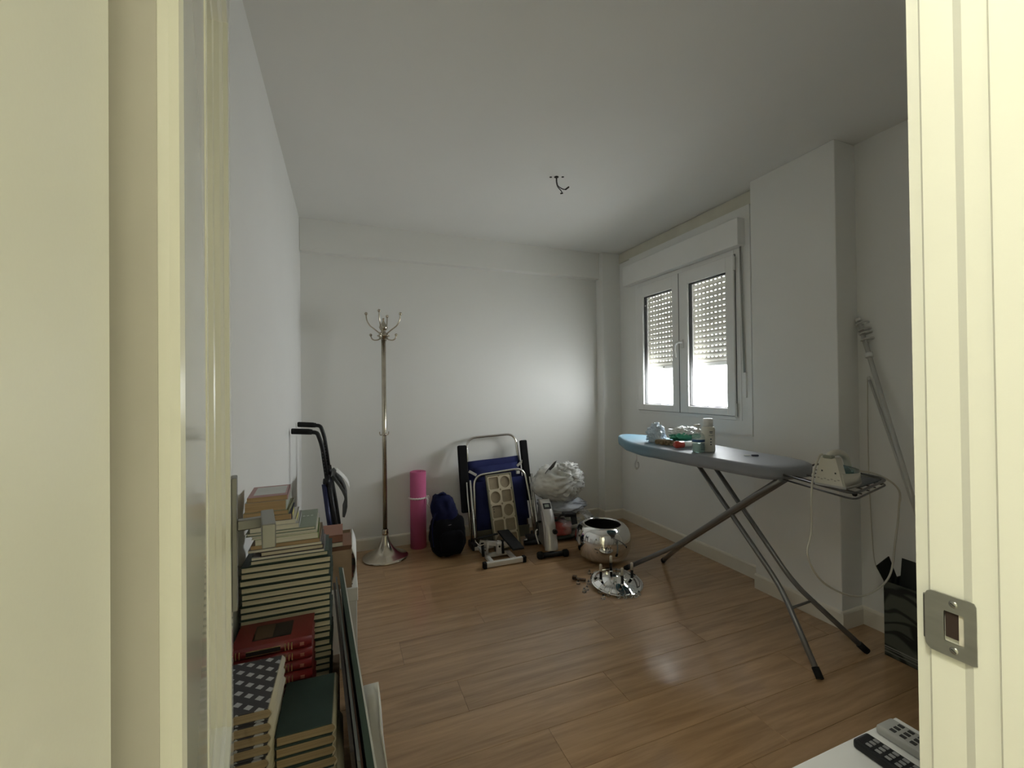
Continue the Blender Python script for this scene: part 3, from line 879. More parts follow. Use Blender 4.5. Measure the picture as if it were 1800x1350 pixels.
for r_, rw in enumerate(rows):
    for c_ in range(2):
        kind = rw[c_]
        x0 = -iw / 2 + c_ * cw; z1 = fh_ - 0.014 - r_ * chh
        ccx, ccz = x0 + cw / 2, z1 - chh / 2
        hw, hh = cw / 2 - 0.0075, chh / 2 - 0.0085
        n = 32
        O = []; I = []
        for k in range(n):
            a = 2 * math.pi * (k + 0.5) / n + math.pi / 4
            ca, sa = math.cos(a), math.sin(a)
            s = 1 / max(abs(ca), abs(sa))
            O.append((ccx + ca * s * cw / 2, ccz + sa * s * chh / 2))
            if kind == 's':
                I.append((ccx + ca * s * hw, ccz + sa * s * hh))
            else:
                I.append((ccx + ca * hw * 1.03, ccz + sa * hh * 0.98))
        of = [bm.verts.new((p[0], -0.008, p[1])) for p in O]; inf = [bm.verts.new((p[0], -0.008, p[1])) for p in I]
        inb = [bm.verts.new((p[0], 0.004, p[1])) for p in I]
        for k in range(n):
            k2 = (k + 1) % n
            bm.faces.new((of[k], of[k2], inf[k2], inf[k])); bm.faces.new((inf[k], inf[k2], inb[k2], inb[k]))
obj('mat_board', bm, mat_m, pf, False)
for dz in (0, 0.022):
    bm = new(); box(bm, (-0.072, 0.0036, 0.315 - dz), (0.006, 0.001, 0.009)); obj('hanger_slot', bm, gasket_m, pf, False)

# ------------------------------------------------------------------ mini stepper
wst = M('white_painted_steel', (0.62, 0.60, 0.56), 0.4, var=0.04)
stp = thing('mini_stepper', 'white steel mini stepper with two black foot pedals on the floor', 'stepper', (1.06, 3.02, 0))
bm = new(); bxx(bm, 0.925, 1.200, 2.872, 2.902, 0.006, 0.040, 0.004, 2); fb = obj('front_bar', bm, wst, stp)
for x in (0.913, 1.212):
    bm = new(); bxx(bm, x - 0.013, x + 0.013, 2.868, 2.906, 0.0, 0.044, 0.005, 2); obj('end_cap', bm, rubber_m, fb)
for x0, y1 in ((0.975, 3.21), (1.150, 3.06)):
    bm = new(); bxx(bm, x0 - 0.014, x0 + 0.014, 2.900, y1, 0.010, 0.036, 0.003); obj('side_rail', bm, wst, stp)
bm = new(); bxx(bm, 0.960, 1.165, 3.035, 3.062, 0.010, 0.036, 0.003); obj('cross_bar', bm, wst, stp)
bm = new(); bxx(bm, 0.935, 1.19, 3.21, 3.236, 0.006, 0.036, 0.003); obj('rear_bar', bm, wst, stp)
bm = new(); bxx(bm, 1.048, 1.080, 2.998, 3.036, 0.036, 0.116, 0.004, 2); up_ = obj('upright', bm, wst, stp)
bm = new(); lathe(bm, [(0, 0), (0.008, 0), (0.008, 0.003), (0, 0.003)], n=12); bm.transform(Matrix.Translation((1.064, 2.9985, 0.095)) @ Matrix.Rotation(math.pi / 2, 4, 'X')); obj('bolt', bm, black_m, up_)
bm = new(); tube(bm, [(0.985, 3.05, 0.036), (0.985, 3.05, 0.135)], 0.010, 10); obj('post', bm, wst, stp)
bm = new(); box(bm, (1.005, 3.06, 0.108), (0.15, 0.022, 0.034), Matrix.Rotation(0.22, 3, 'Y'), 0.003); obj('lever_arm', bm, wst, stp)
bm = new(); box(bm, (1.115, 3.04, 0.095), (0.12, 0.022, 0.030), Matrix.Rotation(0.28, 3, 'Y'), 0.003); obj('lever_arm', bm, wst, stp)
ped_m = M('black_grip_pedal', (0.014, 0.014, 0.014), 0.8, bump=0.4, bscale=80, spec=0.2)
bm = new(); box(bm, (0.985, 3.09, 0.150), (0.150, 0.20, 0.014), Matrix.Rotation(-0.10, 3, 'Y') @ Matrix.Rotation(-0.36, 3, 'X'), 0.005, 2); obj('pedal', bm, ped_m, stp)
bm = new(); box(bm, (1.160, 3.02, 0.125), (0.105, 0.235, 0.014), Matrix.Rotation(0.18, 3, 'Y') @ Matrix.Rotation(0.30, 3, 'X') @ rz(0.25), 0.005, 2); obj('pedal', bm, ped_m, stp)
for x in (0.945, 1.10):
    bm = new(); tube(bm, [(x, 3.02, 0.03), (x, 3.04, 0.125)], 0.011, 10); obj('damper', bm, black_m, stp)
bm = new(); tube(bm, smooth([(0.905, 3.07, 0.128), (0.925, 3.04, 0.110), (0.955, 3.03, 0.118)], 5), 0.006, 8); obj('spring_hook', bm, alu_m, stp)

# ------------------------------------------------------------------ mini exercise bike
ebx, eby = 1.440, 2.872
erot = rz(-0.16)
eb = thing('pedal_exerciser', 'silver grey mini exercise bike with small display and black feet', 'exercise bike', (ebx, eby, 0), erot)
silver_m = M('silver_plastic', (0.50, 0.48, 0.45), 0.32, 0.35, var=0.03)
dgrey_m = M('dark_grey_plastic', (0.20, 0.20, 0.19), 0.45, var=0.05)
# profile in local y (backwards) and z
outer = smooth([(0.0, -0.006, 0.050), (0, 0.018, 0.14), (0, 0.052, 0.225), (0, 0.105, 0.305), (0, 0.160, 0.362), (0, 0.205, 0.380), (0, 0.236, 0.366)], 6)
bm = new()
secs = []
for i, p in enumerate(outer):
    t = i / (len(outer) - 1)
    hw = 0.046 - 0.006 * t
    secs.append((p.y, p.z, hw))
prevr = None
for (yy, zz, hw) in secs:
    ringv = []
    for k in range(9):
        a = -1 + 2 * k / 8
        ringv.append(bm.verts.new((a * hw, yy + 0.020 * abs(a) ** 3.0, zz)))
    bk = [bm.verts.new((a * hw, yy + 0.060, zz - 0.012)) for a in (1, -1)]
    ringv += bk
    if prevr:
        n = len(ringv)
        for k in range(n):
            f = bm.faces.new((prevr[k], prevr[(k + 1) % n], ringv[(k + 1) % n], ringv[k])); f.smooth = k < 8
    else:
        bm.faces.new(list(reversed(ringv)))
    prevr = ringv
bm.faces.new(prevr)
obj('front_shell', bm, silver_m, eb, False)
bm = new()
prism(bm, [(0.045, 0.050), (0.056, 0.13), (0.088, 0.215), (0.140, 0.295), (0.200, 0.355), (0.245, 0.345), (0.275, 0.20), (0.300, 0.050)], 'x', -0.044, 0.044)
bmesh.ops.bevel(bm, geom=list(bm.edges), offset=0.006, segments=2, affect='EDGES')
obj('side_shell', bm, dgrey_m, eb, False)
bm = new(); tube(bm, smooth([(-0.0455, 0.044, 0.060), (-0.0455, 0.060, 0.15), (-0.0455, 0.092, 0.225), (-0.0455, 0.150, 0.305)], 6), 0.0035, 6); obj('trim_strip', bm, silver_m, eb, False)
for z in (0, ):
    bm = new(); box(bm, (0, 0.140, 0.346), (0.060, 0.006, 0.050), Matrix.Rotation(-0.80, 3, 'X'), 0.002); dp = obj('display', bm, black_m, eb, False)
    bm = new(); box(bm, (-0.003, 0.1375, 0.3490), (0.034, 0.002, 0.024), Matrix.Rotation(-0.80, 3, 'X')); obj('lcd', bm, M('lcd_grey', (0.22, 0.24, 0.20), 0.25), dp, False)
bm = new(); lathe(bm, [(0, 0.020), (0.014, 0.020), (0.019, 0.016), (0.021, 0.0), (0, 0)], n=10, smoothf=False); bm.transform(Matrix.Translation((0.028, 0.036, 0.180)) @ Matrix.Rotation(math.pi / 2 - 0.1, 4, 'X')); obj('tension_knob', bm, black_m, eb, False)
bm = new(); tube(bm, [(-0.085, 0.0, 0.026), (0.085, 0.0, 0.026)], 0.018, 12); obj('front_foot', bm, black_m, eb, False)
for x in (-0.098, 0.098):
    bm = new(); lathe(bm, [(0, -0.022), (0.020, -0.022), (0.027, -0.012), (0.027, 0.014), (0.018, 0.022), (0, 0.022)], n=20); bm.transform(Matrix.Translation((x, 0, 0.027)) @ Matrix.Rotation(math.pi / 2, 4, 'Y')); obj('foot_cap', bm, rubber_m, eb, False)
bm = new(); tube(bm, [(-0.15, 0.285, 0.022), (0.085, 0.285, 0.022)], 0.020, 12); obj('rear_foot', bm, black_m, eb, False)
bm = new(); tube(bm, [(0, 0.02, 0.040), (0, 0.30, 0.036)], 0.014, 10); obj('base_tube', bm, black_m, eb, False)
bm = new(); tube(bm, corner([(0.05, 0.14, 0.23), (0.082, 0.14, 0.23), (0.082, 0.06, 0.292), (0.105, 0.055, 0.295)], 0.008), 0.009, 8); obj('crank', bm, black_m, eb, False)
bm = new(); box(bm, (0.142, 0.045, 0.300), (0.085, 0.075, 0.024), Matrix.Rotation(0.05, 3, 'Y'), 0.005, 2); pd_ = obj('pedal', bm, black_m, eb, False)
bm = new(); box(bm, (0.175, 0.02, 0.270), (0.045, 0.014, 0.085), Matrix.Rotation(-0.15, 3, 'Y'), 0.004, 2); obj('pedal_strap', bm, black_m, pd_, False)
bm = new(); tube(bm, corner([(-0.05, 0.14, 0.23), (-0.078, 0.14, 0.23), (-0.078, 0.13, 0.135), (-0.095, 0.125, 0.130)], 0.008), 0.009, 8); obj('crank', bm, black_m, eb, False)
bm = new(); box(bm, (-0.130, 0.125, 0.125), (0.085, 0.075, 0.024), None, 0.005, 2); obj('pedal', bm, black_m, eb, False)
bm = new(); tube(bm, smooth([(-0.094, 0.085, 0.19), (-0.112, 0.075, 0.175), (-0.104, 0.068, 0.13), (-0.090, 0.068, 0.085)], 5), 0.005, 8); obj('pedal_strap', bm, wst, eb, False)

# ------------------------------------------------------------------ plastic bags
film_w = clear_film('milky_plastic_film', (0.86, 0.86, 0.83), 0.62, 0.16)
film_c = clear_film('clear_plastic_film', (0.93, 0.94, 0.95), 0.22, 0.12)
film_g = clear_film('greyish_plastic_film', (0.80, 0.83, 0.88), 0.45, 0.14)
def gathered(c, rad, knot, seed, crumple=0.05, pleat=0.05, sub=5, flat=0.0):
    """a full bag whose skin is pleated towards its knot"""
    bm = lump(new(), c, rad, seed, 0.14, 1.6, sub, crumple, None, 5.0)
    k = Vector(knot)
    for v in bm.verts:
        d = v.co - k
        L = d.length
        ang = math.atan2(d.x, d.z)
        w = math.exp(-(L / 0.13) ** 2)
        nrm = (v.co - Vector(c)).normalized()
        v.co += nrm * pleat * 0.35 * w * math.sin(ang * 17 + seed)
        v.co += (k - v.co) * 0.35 * math.exp(-(L / 0.055) ** 2)
        v.co.z = max(v.co.z, flat + 0.003)
    return bm
b1 = thing('plastic_bag', 'clear plastic bag of red cloth and straw mesh, bottom of the bag pile', 'plastic bag', (1.80, 3.27, 0))
obj('bag_film', gathered((1.79, 3.27, 0.105), (0.245, 0.170, 0.118), (1.95, 3.14, 0.10), 3, 0.09, 0.05), film_c, b1)
obj('red_cloth', lump(new(), (1.655, 3.215, 0.090), (0.135, 0.095, 0.075), 11, 0.25, 2.2, 4, 0.14, 0.075), M('faded_red_cloth', (0.36, 0.075, 0.062), 0.9, var=0.3, scale=14), b1)
obj('straw_mesh', lump(new(), (1.835, 3.235, 0.125), (0.090, 0.085, 0.065), 12, 0.2, 2.2, 4, 0.10), M('yellow_straw_weave', (0.42, 0.31, 0.14), 0.9, var=0.4, scale=40, stretch=(1, 1, 5)), b1)
obj('dark_lining', lump(new(), (1.70, 3.22, 0.033), (0.17, 0.10, 0.030), 13, 0.2, 2.2, 3, 0.06), M('dark_green_cloth', (0.030, 0.040, 0.030), 0.9), b1)
obj('white_cloth', lump(new(), (1.945, 3.25, 0.080), (0.075, 0.08, 0.070), 14, 0.2, 2.2, 4, 0.10), M('white_cloth', (0.62, 0.58, 0.56), 0.9), b1)
b2 = thing('plastic_bag', 'pale grey plastic bag squashed in the middle of the bag pile', 'plastic bag', (1.71, 3.25, 0.195))
obj('bag_film', gathered((1.715, 3.25, 0.268), (0.205, 0.160, 0.086), (1.87, 3.11, 0.29), 5, 0.09, 0.07, 5, 0.195), film_g, b2)
obj('blue_grey_cloth', lump(new(), (1.715, 3.255, 0.268), (0.172, 0.128, 0.060), 21, 0.25, 2.0, 4, 0.12), M('blue_grey_cloth', (0.42, 0.44, 0.50), 0.9, var=0.2, scale=8), b2)
b3 = thing('plastic_bag', 'big milky white knotted plastic bag on top of the bag pile', 'plastic bag', (1.67, 3.24, 0.325))
bm = gathered((1.672, 3.215, 0.470), (0.228, 0.175, 0.160), (1.745, 3.045, 0.535), 9, 0.065, 0.12, 5, 0.325)
obj('bag_film', bm, film_w, b3)
obj('white_filling', lump(new(), (1.672, 3.220, 0.465), (0.190, 0.138, 0.120), 31, 0.25, 2.0, 4, 0.10), M('white_stuffing', (0.74, 0.71, 0.64), 0.9, var=0.12, scale=6), b3)
bm = lump(new(), (1.745, 3.048, 0.540), (0.030, 0.022, 0.020), 41, 0.3, 2.0, 3, 0.3); obj('knot', bm, film_w, b3)
bm = lump(new(), (1.712, 3.13, 0.605), (0.085, 0.060, 0.045), 43, 0.4, 2.4, 4, 0.32, None, 4.0); obj('crumpled_top', bm, film_w, b3)
g = [[(1.480 + 0.075 * i / 5 + 0.01 * math.sin(k * 1.7), 3.165 + 0.02 * math.sin(i), 0.455 + 0.038 * k + 0.006 * i + 0.008 * math.sin(k * 2.1 + i)) for i in range(4)] for k in range(6)]
bm = new(); sheet(bm, [[Vector(p) + Vector((0.016 * k, -0.012 * k + 0.02, 0)) for p in row] for k, row in enumerate(g)], 0.003); obj('dark_print_patch', bm, M('dark_bag_print', (0.07, 0.068, 0.065), 0.5), b3)

# ------------------------------------------------------------------ chrome drum
dcx, dcy = 1.785, 2.735
prof_o = [(0.0, 0.0), (0.125, 0.0), (0.150, 0.008), (0.176, 0.030), (0.194, 0.065), (0.204, 0.110), (0.205, 0.150), (0.199, 0.190), (0.186, 0.222), (0.168, 0.243), (0.150, 0.252), (0.137, 0.255), (0.133, 0.253), (0.131, 0.247)]
prof_i = [(0.131, 0.247), (0.150, 0.240), (0.175, 0.215), (0.192, 0.180), (0.198, 0.140), (0.194, 0.090), (0.170, 0.035), (0.130, 0.008), (0.0, 0.006)]
cd = thing('chrome_bowl', 'large round polished chrome bowl with a wide dark opening', 'bowl', (dcx, dcy, 0))
obj('bowl_shell', lathe(new(), prof_o, (dcx, dcy, 0), 72), chrome_m, cd)
obj('bowl_lining', lathe(new(), prof_i, (dcx, dcy, 0), 72), M('dull_dark_steel', (0.20, 0.19, 0.175), 0.30, 1.0), cd)

# ------------------------------------------------------------------ chrome chandelier plate with lamp holders and glass drops
pcx, pcy = 1.612, 2.318
pl = thing('chandelier_plate', 'dismantled chrome chandelier plate with four upright lamp holders on the floor', 'light fitting', (pcx, pcy, 0))
bm = new(); lathe(bm, [(0, 0.050), (0.040, 0.0485), (0.080, 0.044), (0.112, 0.036), (0.134, 0.029), (0.140, 0.025), (0.150, 0.0245), (0.164, 0.0265), (0.164, 0.0235), (0.150, 0.0215), (0.138, 0.0215), (0.112, 0.032), (0.080, 0.040), (0, 0.046)], (pcx, pcy, 0), 56)
for v in bm.verts:
    d = v.co - Vector((pcx, pcy, 0.03)); v.co.z += 0.10 * d.y + 0.02 * d.x + 0.0012 * noise.noise(v.co * 45)
obj('dome_plate', bm, chrome_m, pl)
bm = new(); lathe(bm, [(0, 0), (0.060, 0), (0.064, 0.012), (0.050, 0.020), (0, 0.020)], (pcx + 0.02, pcy + 0.01, 0.0), 32); obj('mounting_cup', bm, chrome_m, pl)
bulb_w = M('ceramic_white', (0.70, 0.64, 0.54), 0.5)
for (dx, dy) in ((-0.098, 0.028), (0.022, 0.092), (-0.006, -0.070), (0.098, -0.028)):
    z0 = 0.050 - 1.0 * math.hypot(dx, dy) ** 2 + 0.10 * dy + 0.02 * dx
    z0 = max(0.022, z0 - 0.003)
    x, y = pcx + dx, pcy + dy
    bm = new(); lathe(bm, [(0, 0), (0.0090, 0), (0.0090, 0.056), (0.0068, 0.060), (0, 0.060)], (x, y, z0), 14); h_ = obj('lamp_holder', bm, black_m, pl)
    bm = new(); lathe(bm, [(0, 0.058), (0.0085, 0.058), (0.0088, 0.098), (0.0060, 0.103), (0, 0.103)], (x, y, z0), 14); obj('ceramic_tip', bm, bulb_w, h_)
    bm = new(); lathe(bm, [(0, 0), (0.014, 0), (0.012, 0.008), (0, 0.010)], (x, y, z0 - 0.002), 16); obj('drip_cup', bm, chrome_m, pl)
crys = bpy.data.materials.new('crystal_glass'); crys.use_nodes = True
cb_ = crys.node_tree.nodes['Principled BSDF']
cb_.inputs['Transmission Weight'].default_value = 1.0; cb_.inputs['Roughness'].default_value = 0.03; cb_.inputs['IOR'].default_value = 1.5
cb_.inputs['Base Color'].default_value = (0.96, 0.95, 0.92, 1)
def crystal(parent, x, y, z, s=1.0, lean=0.0):
    bm = new(); lathe(bm, [(0, 0.030 * s), (0.004 * s, 0.027 * s), (0.007 * s, 0.020 * s), (0.0125 * s, 0.010 * s), (0.0125 * s, 0.004 * s), (0.007 * s, 0), (0, 0)], n=8, smoothf=False)
    bm.transform(Matrix.Translation((x, y, z)) @ Matrix.Rotation(lean, 4, 'Y'))
    return bm
for i, (a, rr) in enumerate(((-2.35, 0.165), (-2.02, 0.172), (-1.80, 0.178), (-1.58, 0.172), (-1.40, 0.180), (-1.22, 0.172), (-2.75, 0.165))):
    x, y = pcx + rr * math.cos(a - 0.1), pcy + rr * math.sin(a - 0.1)
    d_ = obj('glass_drop', crystal(pl, x, y, 0.001), crys, pl)
    bm = new(); tube(bm, smooth([(x, y, 0.030), (x + (pcx - x) * 0.12, y + (pcy - y) * 0.12, 0.044), (x + (pcx - x) * 0.3, y + (pcy - y) * 0.3, 0.046), (x + (pcx - x) * 0.45, y + (pcy - y) * 0.45, 0.052)], 4), 0.0011, 6); obj('drop_wire', bm, alu_m, d_)
for i, (dx, dy) in enumerate(((0.045, -0.03), (-0.045, -0.045), (0.055, 0.03))):
    bm = crystal(pl, pcx + dx, pcy + dy, 0.049 - 1.0 * math.hypot(dx, dy) ** 2 + 0.1 * dy, 0.9); obj('glass_drop', bm, crys, pl)
loose = [((1.392, 2.420), 'loose glass drop on the floor, farthest left of the chandelier plate'),
         ((1.372, 2.312), 'loose glass drop lying nearest to the viewer, left of the chandelier plate'),
         ((1.402, 2.330), 'loose glass drop beside another, left of the chandelier plate front'),
         ((1.452, 2.392), 'loose glass drop close against the left rim of the chandelier plate'),
         ((1.538, 2.520), 'loose glass drop behind the chandelier plate, near the chrome bowl'),
         ((1.432, 2.195), 'loose glass drop lying on the floor in front of the chandelier plate')]
for i, ((x, y), lab) in enumerate(loose):
    bm = crystal(None, x, y, 0.0, 1.05)
    gd = solo('glass_drop', bm, crys, lab, 'glass drop', (x, y, 0), 'loose glass drops on the floor')
    bm = new(); tube(bm, [(x + 0.004 * math.cos(k * math.pi / 6), y, 0.034 + 0.004 * math.sin(k * math.pi / 6)) for k in range(12)], 0.0008, 5, closed=True); obj('drop_ring', bm, alu_m, gd)
bm = new(); box(bm, (1.425, 2.462, 0.012), (0.085, 0.022, 0.012), Matrix.Rotation(-0.7, 3, 'Z'), 0.003, 2); box(bm, (1.400, 2.482, 0.020), (0.028, 0.026, 0.020), Matrix.Rotation(-0.7, 3, 'Z'), 0.003, 2)
solo('metal_bracket', bm, M('brown_metal', (0.085, 0.050, 0.030), 0.45, 0.4), 'small dark brown bracket on the floor left of the chandelier plate', 'bracket', (1.425, 2.462, 0))

# ================================================================== THE BOOK CORNER (left)
def book(name, label, group, loc, w, d, t, spine, cover, pages, spine_m=None, rot=0.0, rounded=False, soft_cover=False):
    """a book lying flat: w along x, d along y, t thick; spine on one of its four sides"""
    b = thing(name, label, 'book', loc, rz(rot), group)
    ct = 0.0009 if soft_cover else 0.0024
    ov = 0.0 if soft_cover else 0.0035
    sm_ = spine_m or cover
    x0, x1, y0, y1 = -w / 2, w / 2, -d / 2, d / 2
    # boards
    bm = new()
    bxx(bm, x0, x1, y0, y1, 0, ct, 0.0004); bxx(bm, x0, x1, y0, y1, t - ct, t, 0.0004)
    obj('cover', bm, cover, b, False)
    # page block, set back from the boards
    px0, px1, py0, py1 = x0 + ov, x1 - ov, y0 + ov, y1 - ov
    st = 0.0022
    if spine == 'back': py1 = y1 - st
    if spine == 'front': py0 = y0 + st
    if spine == 'right': px1 = x1 - st
    if spine == 'left': px0 = x0 + st
    bm = new(); bxx(bm, px0, px1, py0, py1, ct, t - ct); obj('page_block', bm, pages, b, False)
    # spine, flat or rounded outwards
    n = 7 if rounded else 2
    prof = []
    for k in range(n):
        s_ = k / (n - 1)
        bulge = (t * 0.30 * math.sin(math.pi * s_)) if rounded else 0.0
        prof.append((bulge, t * s_))
    bm = new()
    def P(o, a, z):
        if spine == 'back': return (a, y1 - st + o, z)
        if spine == 'front': return (a, y0 + st - o, z)
        if spine == 'right': return (x1 - st + o, a, z)
        return (x0 + st - o, a, z)
    a0, a1 = (x0, x1) if spine in ('back', 'front') else (y0, y1)
    O0 = [bm.verts.new(P(p[0] + st, a0, p[1])) for p in prof]; O1 = [bm.verts.new(P(p[0] + st, a1, p[1])) for p in prof]
    I0 = [bm.verts.new(P(p[0], a0, p[1])) for p in prof]; I1 = [bm.verts.new(P(p[0], a1, p[1])) for p in prof]
    for k in range(n - 1):
        f = bm.faces.new((O0[k], O0[k + 1], O1[k + 1], O1[k])); f.smooth = rounded
        f = bm.faces.new((I0[k + 1], I0[k], I1[k], I1[k + 1])); f.smooth = rounded
        bm.faces.new((O0[k + 1], O0[k], I0[k], I0[k + 1])); bm.faces.new((O1[k], O1[k + 1], I1[k + 1], I1[k]))
    bm.faces.new((O0[0], O1[0], I1[0], I0[0])); bm.faces.new((O1[-1], O0[-1], I0[-1], I1[-1]))
    obj('spine', bm, sm_, b, False)
    if rounded:
        # pages fill the rounded spine at head and tail
        bm = new()
        q0 = [bm.verts.new(P(p[0] * 0.95, a0 + ov, ct + (p[1] / t) * (t - 2 * ct))) for p in prof]
        q1 = [bm.verts.new(P(p[0] * 0.95, a1 - ov, ct + (p[1] / t) * (t - 2 * ct))) for p in prof]
        bm.faces.new(q0); bm.faces.new(list(reversed(q1)))
        for k in range(n):
            bm.faces.new((q0[k], q1[k], q1[(k + 1) % n], q0[(k + 1) % n]))
        obj('page_back', bm, pages, b, False)
    return b

# low carton that carries the piles
crt = thing('carton', 'low brown carton under the stacks of books by the left wall', 'box', (-0.155, 1.345, 0))
bm = new(); bxx(bm, -0.286, -0.021, 1.035, 1.655, 0.0, 0.326, 0.003); obj('body', bm, card_m, crt)
bm = new(); bxx(bm, -0.286, -0.021, 1.035, 1.655, 0.3265, 0.3290, 0.0008); obj('lid_flap', bm, card_m, crt)
bm = new(); bxx(bm, -0.18, -0.13, 1.034, 1.656, 0.3290, 0.3294); obj('tape', bm, M('packing_tape', (0.45, 0.33, 0.20), 0.3), crt)
Z0 = 0.3296
green_c = M('dark_green_cloth_cover', (0.014, 0.032, 0.022), 0.55, var=0.15, scale=20, bump=0.15, bscale=400)
# tall stack of matching green volumes
gt = 0.0193
N_G = 22
first = None
for i in range(N_G):
    k = N_G - 1 - i                                # 0 = topmost
    x = -0.1635 + random.uniform(-0.003, 0.003); y = 1.535 + random.uniform(-0.004, 0.004)
    lab = ('dark green cloth hardback, topmost of the tall green stack' if k == 0 else 'dark green cloth hardback, %s from the top of the tall green stack' % ORD[k])
    if first is None:
        first = book('hardback_book', lab, 'matching green volumes', (x, y, Z0 + i * gt), 0.243, 0.172, gt - 0.0003, 'back', green_c, cream_pg)
        b = first
    else:
        b = copy_tree(first)
        b.matrix_world = Matrix.Translation((x, y, Z0 + i * gt)) @ rz(random.uniform(-0.012, 0.012)).to_4x4()
    b['label'] = lab
ZG = Z0 + N_G * gt
# mixed books on top of the green stack: width, depth, thickness, right end x, colours
def cm(n, c, r=0.5): return M(n, c, r, var=0.06, scale=10)
mixed = [
    (0.212, 0.160, 0.0150, -0.050, cm('cover_bottle_green', (0.03, 0.06, 0.04)), cream_pg, False, 'thick cream-paged hardback with green boards, lowest of the mixed pile', 0.02),
    (0.196, 0.150, 0.0075, -0.060, cm('cover_lilac_grey', (0.40, 0.38, 0.40)), white_pg, True, 'thin lilac grey booklet, second from the bottom of the mixed pile', 0.01),
    (0.172, 0.150, 0.0150, -0.064, cm('cover_dark_brown', (0.05, 0.035, 0.03)), cream_pg, False, 'cream-paged book in dark brown boards, third up in the mixed pile', 0.03),
    (0.198, 0.165, 0.0080, -0.068, cm('cover_mid_grey', (0.30, 0.30, 0.29)), white_pg, True, 'thin grey paperback with pale pages, fourth up in the mixed pile', 0.02),
    (0.186, 0.170, 0.0120, -0.072, cm('cover_tan', (0.28, 0.19, 0.12)), tan_pg, True, 'tan-edged paperback, fifth up in the mixed pile', 0.0),
    (0.170, 0.165, 0.0180, -0.078, cm('cover_leaf_green', (0.22, 0.30, 0.10)), white_pg, True, 'pale-paged paperback with leaf green cover, sixth up in the mixed pile', 0.03),
    (0.175, 0.190, 0.0095, -0.082, cm('cover_ivory', (0.62, 0.60, 0.52)), white_pg, False, 'ivory hardback with rim of dark board, seventh up in the mixed pile', 0.02),
    (0.186, 0.205, 0.0110, -0.086, cm('cover_sage_print', (0.22, 0.26, 0.20)), white_pg, False, 'large sage green book jutting out behind, eighth up in the mixed pile', 0.02),
    (0.130, 0.150, 0.0150, -0.132, cm('cover_silver', (0.42, 0.43, 0.44), 0.35), white_pg, True, 'silver-covered paperback under the small yellowed ones in the mixed pile', 0.04),
    (0.128, 0.150, 0.0130, -0.140, cm('cover_off_white', (0.60, 0.58, 0.52)), white_pg, True, 'off-white paperback just below the navy and yellow one in the pile', 0.02),
    (0.118, 0.140, 0.0180, -0.152, cm('cover_navy', (0.020, 0.030, 0.085)), tan_pg, True, 'yellowed paperback with navy spine and yellow title band', 0.05),
    (0.118, 0.150, 0.0130, -0.158, cm('cover_moss', (0.20, 0.20, 0.10)), tan_pg, True, 'thin moss green yellowed paperback near the top of the mixed pile', 0.0),
    (0.108, 0.155, 0.0300, -0.166, cm('cover_grey_green', (0.35, 0.38, 0.33)), tan_pg, True, 'fat yellowed paperback second from the top of the mixed pile', 0.03),
    (0.106, 0.155, 0.0150, -0.164, cm('cover_dusty_pink', (0.36, 0.20, 0.20)), tan_pg, True, 'dusty pink paperback crowning the mixed pile of books', 0.05),
]
z = ZG
for (w, d, t, xr, cv, pg, sc_, lab, ro) in mixed:
    b = book('paperback_book' if sc_ else 'hardback_book', lab, 'mixed books on the green stack', (xr - w / 2, 1.456 + d / 2, z), w, d, t - 0.0003, 'right' if sc_ else 'back', cv, pg, None, ro, False, sc_)
    if 'navy' in lab:
        bm = new(); bxx(bm, w / 2 + 0.0002, w / 2 + 0.0008, -0.055, 0.02, 0.002, t - 0.002); o_ = obj('title_band', bm, cm('yellow_band', (0.72, 0.66, 0.16)), b, False); o_['label'] = 'yellow title band on the spine'
    if 'sage' in lab:
        for q in range(3):
            bm = new(); bxx(bm, 0.050 + 0.012 * q, 0.057 + 0.012 * q, 0.02, 0.028, t - 0.0003, t + 0.0001); obj('title_print', bm, cm('pale_print', (0.55, 0.58, 0.52)), b, False)
    if 'crowning' in lab:
        bm = new(); bxx(bm, -0.04, 0.045, -0.05, 0.06, t - 0.0003, t + 0.0001); obj('cover_picture', bm, cm('pale_grey_picture', (0.52, 0.53, 0.52)), b, False)
    z += t

